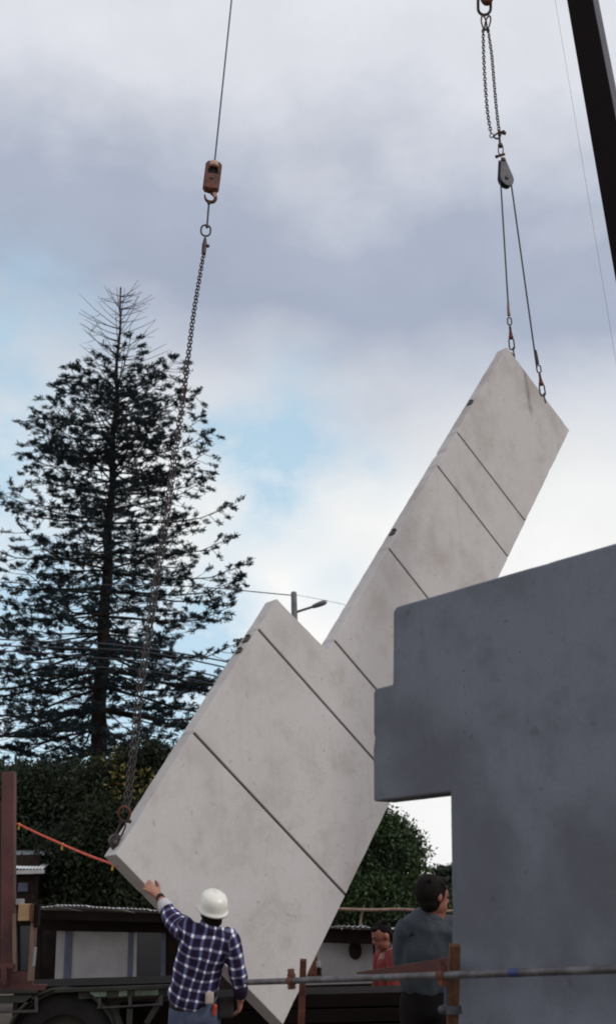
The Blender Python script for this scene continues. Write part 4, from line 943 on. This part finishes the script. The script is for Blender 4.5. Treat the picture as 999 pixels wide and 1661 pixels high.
def cloth_coords(o, parent, segs):
    """woven pattern follows torso and sleeves: (across, along) in metres on each vertex"""
    me = o.data; org = ORG[parent]; n = len(me.vertices); co = np.empty(n*3, np.float32); me.vertices.foreach_get('co', co); co = co.reshape(-1, 3)+np.array(org)
    best = np.full(n, 1e9); uv = np.zeros((n, 3), np.float32)
    for (a, b, x, rad, off) in segs:
        a, b, x = map(lambda q: np.array(q, float), (a, b, x)); t = b-a; ln = np.linalg.norm(t); t /= ln; x = x-t*x.dot(t); x /= np.linalg.norm(x); y = np.cross(t, x)
        d = co-a; h = d@t; hc = np.clip(h, 0, ln); perp = d-np.outer(hc, t); dist = np.linalg.norm(perp, axis=1)/rad
        ang = np.arctan2(d@x, -(d@y)); u = ang*rad*.95 if off[2] else d@x*1.08
        wob = np.array([mnoise.noise((q[0]*7, q[1]*7, q[2]*7)) for q in co])*.020; wob2 = np.array([mnoise.noise((q[0]*7+9, q[1]*7, q[2]*7)) for q in co])*.020; u = u+wob; h = h+wob2
        k = dist < best; best[k] = dist[k]; uv[k, 0] = (u+off[0])[k]; uv[k, 1] = (h+off[1])[k]
    at = me.attributes.new('cloth', 'FLOAT_VECTOR', 'POINT'); at.data.foreach_set('vector', uv.ravel())

# --- worker in the plaid shirt, back to us, left hand on the panel's lower edge
DWK = 8.55
wk_ = lambda x, y, dd=0.0: P(x, y, DWK+dd)
gz = -.02
rdir = (wk_(378, 1523)-wk_(298, 1514)); rdir.z = 0; rdir = (rdir.normalized()+Vector((0, .10, 0))).normalized(); fdir = Vector((-rdir.y, rdir.x, 0))
if fdir.y < 0: fdir = -fdir
pel = wk_(316, 1634); wst = wk_(319, 1596); chs = wk_(329, 1545); nck = wk_(339, 1506, -.01); hd = wk_(344, 1477, .03)
worker = thing('person', (pel.x, pel.y, gz), 'man in blue plaid shirt and white hard hat reaching up to the panel, back turned', 'person', 'people on the site')
def edge_at(px, py, off):                                      # a place just in front of the hanging panel
    u, v = on_panel(px, py); return pan(u, v, off)
lwr = edge_at(253.5, 1455, .045); lsh = wk_(303, 1511, .02); lel = wk_(277.5, 1487, .16)

rsh = wk_(372, 1526, .0); rel = wk_(386, 1578, -.02); rwr = wk_(390, 1622, .02)
hl_t = edge_at(239, 1437, .02)
LH = 1 if (hl_t-lwr).normalized().cross(ortho((hl_t-lwr).normalized(), -EN)).dot(UP) > 0 else -1
body = MB()
limb(body, [pel, wst, chs, nck-Vector((0, 0, .07))], [(.150, .10), (.135, .09), (.15, .09), (.07, .05)], rdir)
limb(body, [nck-Vector((0, 0, .03)), hd-Vector((0, 0, .04))], [.058, .055], rdir)
lookd = (fdir*.85-rdir*.25+Vector((0, 0, .45))).normalized()
hf, hu, hr = head(body, hd, lookd, Vector((0, 0, 1)))
limb(body, [lsh, lel, lwr], [.052, .045, .029], rdir); limb(body, [rsh, rel, rwr], [.052, .044, .029], rdir)
hand(body, lwr, (hl_t-lwr), -EN, LH, .26, 1.02, .12)
hand(body, rwr, (wk_(388, 1652, .07)-rwr), -rdir*.8+fdir*.5, 1, .45)
for q, h, kn, an in legs(body, pel, fdir, rdir, gz):
    limb(body, [h, kn, an], [.07, .05, .036], rdir)
remeshed(body, 'body', MT['skin'], worker, .0065)
face_bits(hd, hf, hu, hr, worker)
sh_ = MB()
hem = wk_(311, 1618)
limb(sh_, [hem, wk_(315, 1606), wk_(321, 1575), wk_(330, 1542), wk_(335.5, 1521), wk_(339, 1508), wk_(340.5, 1500)], [(.188, .145), (.182, .14), (.176, .13), (.188, .13), (.178, .112), (.098, .085), (.066, .066)], rdir, 24)
limb(sh_, [wk_(330, 1516), lsh, lel, lel.lerp(lwr, .40)], [(.075, .075), (.092, .084), (.070, .068), (.057, .054)], rdir)
limb(sh_, [wk_(350, 1524), rsh, rel, wk_(390, 1609, .0)], [(.080, .080), (.084, .080), (.066, .064), (.054, .052)], rdir)
so = remeshed(sh_, 'plaid_shirt', MT['plaid'], worker, .008, 4)
me = so.data
for v in me.vertices:                                          # soft folds in the cotton
    p = v.co; n1 = mnoise.noise((p.x*9, p.y*9, p.z*5)); n2 = mnoise.noise((p.x*22+5, p.y*22, p.z*12))
    n3 = mnoise.noise((p.x*6+p.z*5, p.y*6, p.z*9-p.x*7)); v.co = p+v.normal*(.013*n1+.006*n2+.010*n3)
tdir = (wk_(336, 1518)-hem)
cloth_coords(so, worker, [(hem, wk_(338, 1510), rdir, .17, (0, 0, 0)), (lsh+(lsh-lel)*.1, lwr, Vector((0, 0, 1)), .072, (.03, .02, 1)), (rsh, rwr, rdir, .072, (.02, .01, 1))])
ca = lel.lerp(lwr, .42); cb_ = lel.lerp(lwr, .62); m = MB(); limb(m, [ca, cb_], [(.058, .056), (.051, .049)], rdir); m.build('cuff', MT['cuff'], worker)
m = MB(); limb(m, [wk_(390, 1603, -.01), wk_(390, 1612, .0)], [(.056, .054), (.052, .050)], rdir); m.build('cuff', MT['plaid'], worker)
m = MB(); limb(m, [nck-Vector((0, 0, .012)), nck+Vector((0, 0, .030))], [(.082, .078), (.070, .066)], rdir); co_ = m.build('collar', MT['plaid'], worker); cloth_coords(co_, worker, [(hem, wk_(338, 1510), rdir, .17, (0, 0, 0))])
m = MB(); limb(m, [lwr+(lel-lwr)*.10, lwr+(lel-lwr)*.03], [.0345, .0335], rdir); m.build('wristwatch', MT['black'], worker)
jm = MB(); limb(jm, [pel-Vector((0, 0, .06)), wk_(314, 1612)], [(.172, .128), (.158, .12)], rdir)
for q, h, kn, an in legs(jm, pel, fdir, rdir, gz): limb(jm, [h, kn, an], [(.098, .105), (.074, .078), (.060, .066)], rdir)
remeshed(jm, 'jeans', MT['jeans'], worker, .012, 3)
for q, h, kn, an in legs(jm, pel, fdir, rdir, gz):
    m = MB(); limb(m, [an+Vector((0, 0, .05)), an-Vector((0, 0, .03))], [.058, .06], rdir); limb(m, [an-Vector((0, 0, .045))-fdir*.05, an-Vector((0, 0, .045))+fdir*.17], [(.05, .042), (.048, .034)], rdir); m.build('boot', MT['boot'], worker)
m = MB(); b0 = wk_(314, 1617); n = 28
for k in range(2): pass
b0 = wk_(313, 1627); limb(m, [b0-Vector((0, 0, .016)), b0+Vector((0, 0, .016))], [(.170, .130)]*2, rdir, 28); m.build('tool_belt', MT['black'], worker)
m = MB(); a = wk_(340, 1619, -.12); m.box(a, .062, .05, .085, (rdir, fdir, Vector((0, 0, 1)))); m.build('belt_pouch', MT['pouch'], worker, bevel=.014)
m = MB(); limb(m, [wk_(349, 1632, -.08), wk_(346.5, 1645, -.08)], [.017, .015], rdir); m.build('orange_handle', MT['orange'], worker)
m = MB(); m.box(wk_(366, 1634, -.02), .12, .06, .15, (rdir, fdir, Vector((0, 0, 1)))); m.build('arm_gap_shade', MT['black'], worker, bevel=.02)  # black block stands in for the dark background between torso and arm
m = MB(); ax = (hr, hf, hu); m.ball(hd-hf*.012-hu*.012, (.083, .098, .092), ax, 20, 10, -55, 60); m.ball(hd-hf*.055-hu*.055, (.070, .050, .050), ax, 14, 8); m.build('hair', MT['hair'], worker)
hat = MB(); hc = hd+hu*.018-hf*.004
prof_h = [(1.12, -.012), (1.10, .0), (1.03, .006), (1.0, .02), (.985, .05), (.93, .085), (.80, .104), (.58, .121), (.30, .130), (.0, .133)]; n = 32
vs = []
for s_, z_ in prof_h:
    for j in range(n):
        a = 2*math.pi*j/n; ex_ = 1+(.22 if s_ > 1.05 else 0)*max(0, math.sin(a))**2
        vs.append(hc+hr*(.104*s_*math.cos(a))+hf*(.128*s_*ex_*math.sin(a))+hu*z_)
hat.add(vs, [(i*n+j, i*n+(j+1) % n, (i+1)*n+(j+1) % n, (i+1)*n+j) for i in range(len(prof_h)-1) for j in range(n)], True)
ho = hat.build('hard_hat', MT['helmet'], worker, weld=.0005); s_ = ho.modifiers.new('thickness', 'SOLIDIFY'); s_.thickness = .003
m = MB(); m.tube(spline([hc+hf*(.128*math.sin(a)*1.0)+hu*(.02+.112*math.cos(a)) for a in (-1.0, -.5, 0, .5, 1.0)], 4), .0065, 8); m.build('hat_ridge', MT['helmet'], ho)
m = MB(); limb(m, [hc-hf*.118-hr*.05-hu*.012, hc-hf*.128-hu*.016, hc-hf*.118+hr*.05-hu*.012], [.008, .009, .008], hu); m.build('hat_strap', MT['black'], ho)

# --- man in the blue-grey jacket, in the doorway
DJ = 7.5
jk = lambda x, y, dd=0.0: P(x+2, y, DJ+dd)
rj = Vector((.93, -.36, 0)).normalized(); fj = Vector((.36, .93, 0)).normalized()
pel = jk(692, 1618); nck = jk(697, 1483, .0); hd = jk(700, 1452, .0)
man = thing('person', (pel.x, pel.y, 0), 'dark haired man in blue grey jacket, back turned, standing in the wall notch', 'person', 'people on the site')
body = MB(); limb(body, [pel, jk(694, 1570), jk(694, 1530), nck], [(.15, .11), (.145, .105), (.17, .115), (.09, .075)], rj)
limb(body, [nck-Vector((0, 0, .02)), hd-Vector((0, 0, .04))], [.062, .058], rj)
hf, hu, hr = head(body, hd, (fj*.80+rj*.60-Vector((0, 0, .06))), Vector((0, 0, 1)), 1.05)
ls, le, lw_ = jk(657, 1510, 0), jk(650, 1558, .05), jk(664, 1606, .16); rs, re_, rw = jk(735, 1508, .0), jk(745, 1560, .05), jk(730, 1604, .2)
limb(body, [ls, le, lw_], [.05, .043, .03], rj); limb(body, [rs, re_, rw], [.05, .043, .03], rj)
hand(body, lw_, fj*.8+rj*.3-Vector((0, 0, .4)), rj, -1, .5); hand(body, rw, fj*.8-rj*.3-Vector((0, 0, .4)), -rj, 1, .5)
for q, h, kn, an in legs(body, pel, fj, rj, 0): limb(body, [h, kn, an], [.07, .05, .036], rj)
remeshed(body, 'body', MT['skinr'], man, .0075); face_bits(hd, hf, hu, hr, man, 1.05)
m = MB(); ax = (hr, hf, hu); m.ball(hd+hu*.024-hf*.022, (.094, .106, .108), ax, 20, 12); m.ball(hd-hf*.028-hu*.045, (.074, .070, .066), ax, 14, 8); m.ball(hd+hf*.055+hu*.085, (.066, .05, .035), ax, 12, 8); m.ball(hd-hf*.01-hu*.012+hr*.07, (.016, .03, .045), ax, 10, 6)
for k in range(16):
    a = random.uniform(0, 6.28); m.ball(hd+hu*random.uniform(.02, .10)-hf*random.uniform(-.05, .10)+hr*(.08*math.cos(a)), random.uniform(.012, .02), ax, 8, 6)
remeshed(m, 'hair', MT['hair'], man, .008, 1)
jm = MB()
limb(jm, [jk(690, 1592), jk(690, 1570), jk(691, 1535), jk(693, 1502), jk(695, 1486), jk(697, 1478)], [(.180, .14), (.182, .142), (.195, .145), (.188, .125), (.12, .10), (.074, .074)], rj, 24)
limb(jm, [jk(678, 1508), ls, le, lw_], [(.08, .08), (.080, .080), (.070, .068), (.054, .052)], rj); limb(jm, [jk(715, 1508), rs, re_, rw], [(.08, .08), (.088, .084), (.070, .068), (.054, .052)], rj)
jo = remeshed(jm, 'jacket', MT['jacket'], man, .0095, 4)
for v in jo.data.vertices:
    p = v.co; v.co = p+v.normal*(.024*mnoise.noise((p.x*8, p.y*8, p.z*3))+.014*mnoise.noise((p.x*17+p.z*6, p.y*15, p.z*6-p.x*5)))
m = MB(); limb(m, [nck-Vector((0, 0, .03)), nck+Vector((0, 0, .028))], [(.085, .085), (.070, .068)], rj); m.build('collar', MT['jacket'], man)
jm = MB(); limb(jm, [pel-Vector((0, 0, .06)), jk(694, 1588)], [(.17, .135), (.16, .125)], rj)
for q, h, kn, an in legs(jm, pel, fj, rj, 0): limb(jm, [h, kn, an], [(.098, .105), (.074, .078), (.060, .066)], rj)
remeshed(jm, 'trousers', MT['trouser'], man, .013, 3)
for q, h, kn, an in legs(jm, pel, fj, rj, 0):
    m = MB(); limb(m, [an-Vector((0, 0, .04))-fj*.05, an-Vector((0, 0, .045))+fj*.17], [(.05, .046), (.048, .034)], rj); m.build('boot', MT['boot'], man)

# --- man in red, further back, face turned down and to the left
DR = 12.3
rk = lambda x, y, dd=0.0: P(x-3, y, DR+dd)
fr = Vector((-.90, -.30, 0)).normalized(); rr_ = Vector((fr.y, -fr.x, 0))
pel = rk(640, 1618, .1); nck = rk(630.5, 1540, .05); hd = rk(622.5, 1517, 0)
redm = thing('person', (pel.x, pel.y, 0), 'dark haired man in red shirt looking down to the left, behind the sloping plank', 'person', 'people on the site')
body = MB(); limb(body, [pel, rk(638, 1590), rk(634, 1560), nck], [(.15, .11), (.145, .105), (.17, .115), (.08, .07)], rr_)
limb(body, [nck-Vector((0, 0, .03)), hd-Vector((0, 0, .03))], [.058, .054], rr_)
hf, hu, hr = head(body, hd, fr-Vector((0, 0, .38)), Vector((0, 0, 1)), 1.12)
sA, eA, wA = nck+rr_*.19-Vector((0, 0, .09)), nck+rr_*.22+fr*.04-Vector((0, 0, .38)), nck+rr_*.20+fr*.16-Vector((0, 0, .60))
sB, eB, wB = nck-rr_*.19-Vector((0, 0, .09)), nck-rr_*.22+fr*.04-Vector((0, 0, .38)), nck-rr_*.20+fr*.15-Vector((0, 0, .60))
for a, b, c_, q in ((sA, eA, wA, 1), (sB, eB, wB, -1)):
    limb(body, [a, b, c_], [.05, .042, .029], fr); hand(body, c_, fr*.9-Vector((0, 0, .3)), -Vector((0, 0, 1)), q, .5)
for q, h, kn, an in legs(body, pel, fr, rr_, 0): limb(body, [h, kn, an], [.07, .05, .036], rr_)
remeshed(body, 'body', MT['skinr'], redm, .008); face_bits(hd, hf, hu, hr, redm, 1.12)
m = MB(); ax = (hr, hf, hu); m.ball(hd+hu*.048-hf*.026, (.094, .098, .088), ax, 20, 12); m.ball(hd-hf*.068-hu*.012, (.080, .048, .074), ax, 14, 8); m.ball(hd+hf*.06+hu*.088, (.07, .045, .034), ax, 12, 8)
for k in range(16):
    a = random.uniform(0, 6.28); m.ball(hd+hu*random.uniform(.07, .13)-hf*random.uniform(-.06, .10)+hr*(.07*math.cos(a)), random.uniform(.018, .03), ax, 8, 6)
remeshed(m, 'hair', MT['hair'], redm, .009, 1)
jm = MB(); limb(jm, [rk(639, 1606), rk(637, 1585), rk(634, 1562), nck-Vector((0, 0, .03))], [(.165, .125), (.165, .125), (.185, .13), (.08, .075)], rr_, 22)
for a, b, c_ in ((sA, eA, wA), (sB, eB, wB)): limb(jm, [nck.lerp(a, .4)-Vector((0, 0, .05)), a, b, b.lerp(c_, .6)], [.075, .082, .064, .054], fr)
remeshed(jm, 'red_shirt', MT['red'], redm, .010, 3)
m = MB(); limb(m, [nck-Vector((0, 0, .035)), nck+(hd-nck)*.30], [(.078, .075), (.066, .064)], rr_); m.build('collar', MT['redd'], redm)
jm = MB(); limb(jm, [pel-Vector((0, 0, .06)), rk(639, 1602)], [(.165, .13), (.155, .12)], rr_)
for q, h, kn, an in legs(jm, pel, fr, rr_, 0): limb(jm, [h, kn, an], [(.098, .105), (.074, .078), (.060, .066)], rr_)
remeshed(jm, 'trousers', MT['trouser'], redm, .013, 3)
for q, h, kn, an in legs(jm, pel, fr, rr_, 0):
    m = MB(); limb(m, [an-Vector((0, 0, .04))-fr*.05, an-Vector((0, 0, .045))+fr*.17], [(.05, .046), (.048, .034)], rr_); m.build('boot', MT['boot'], redm)
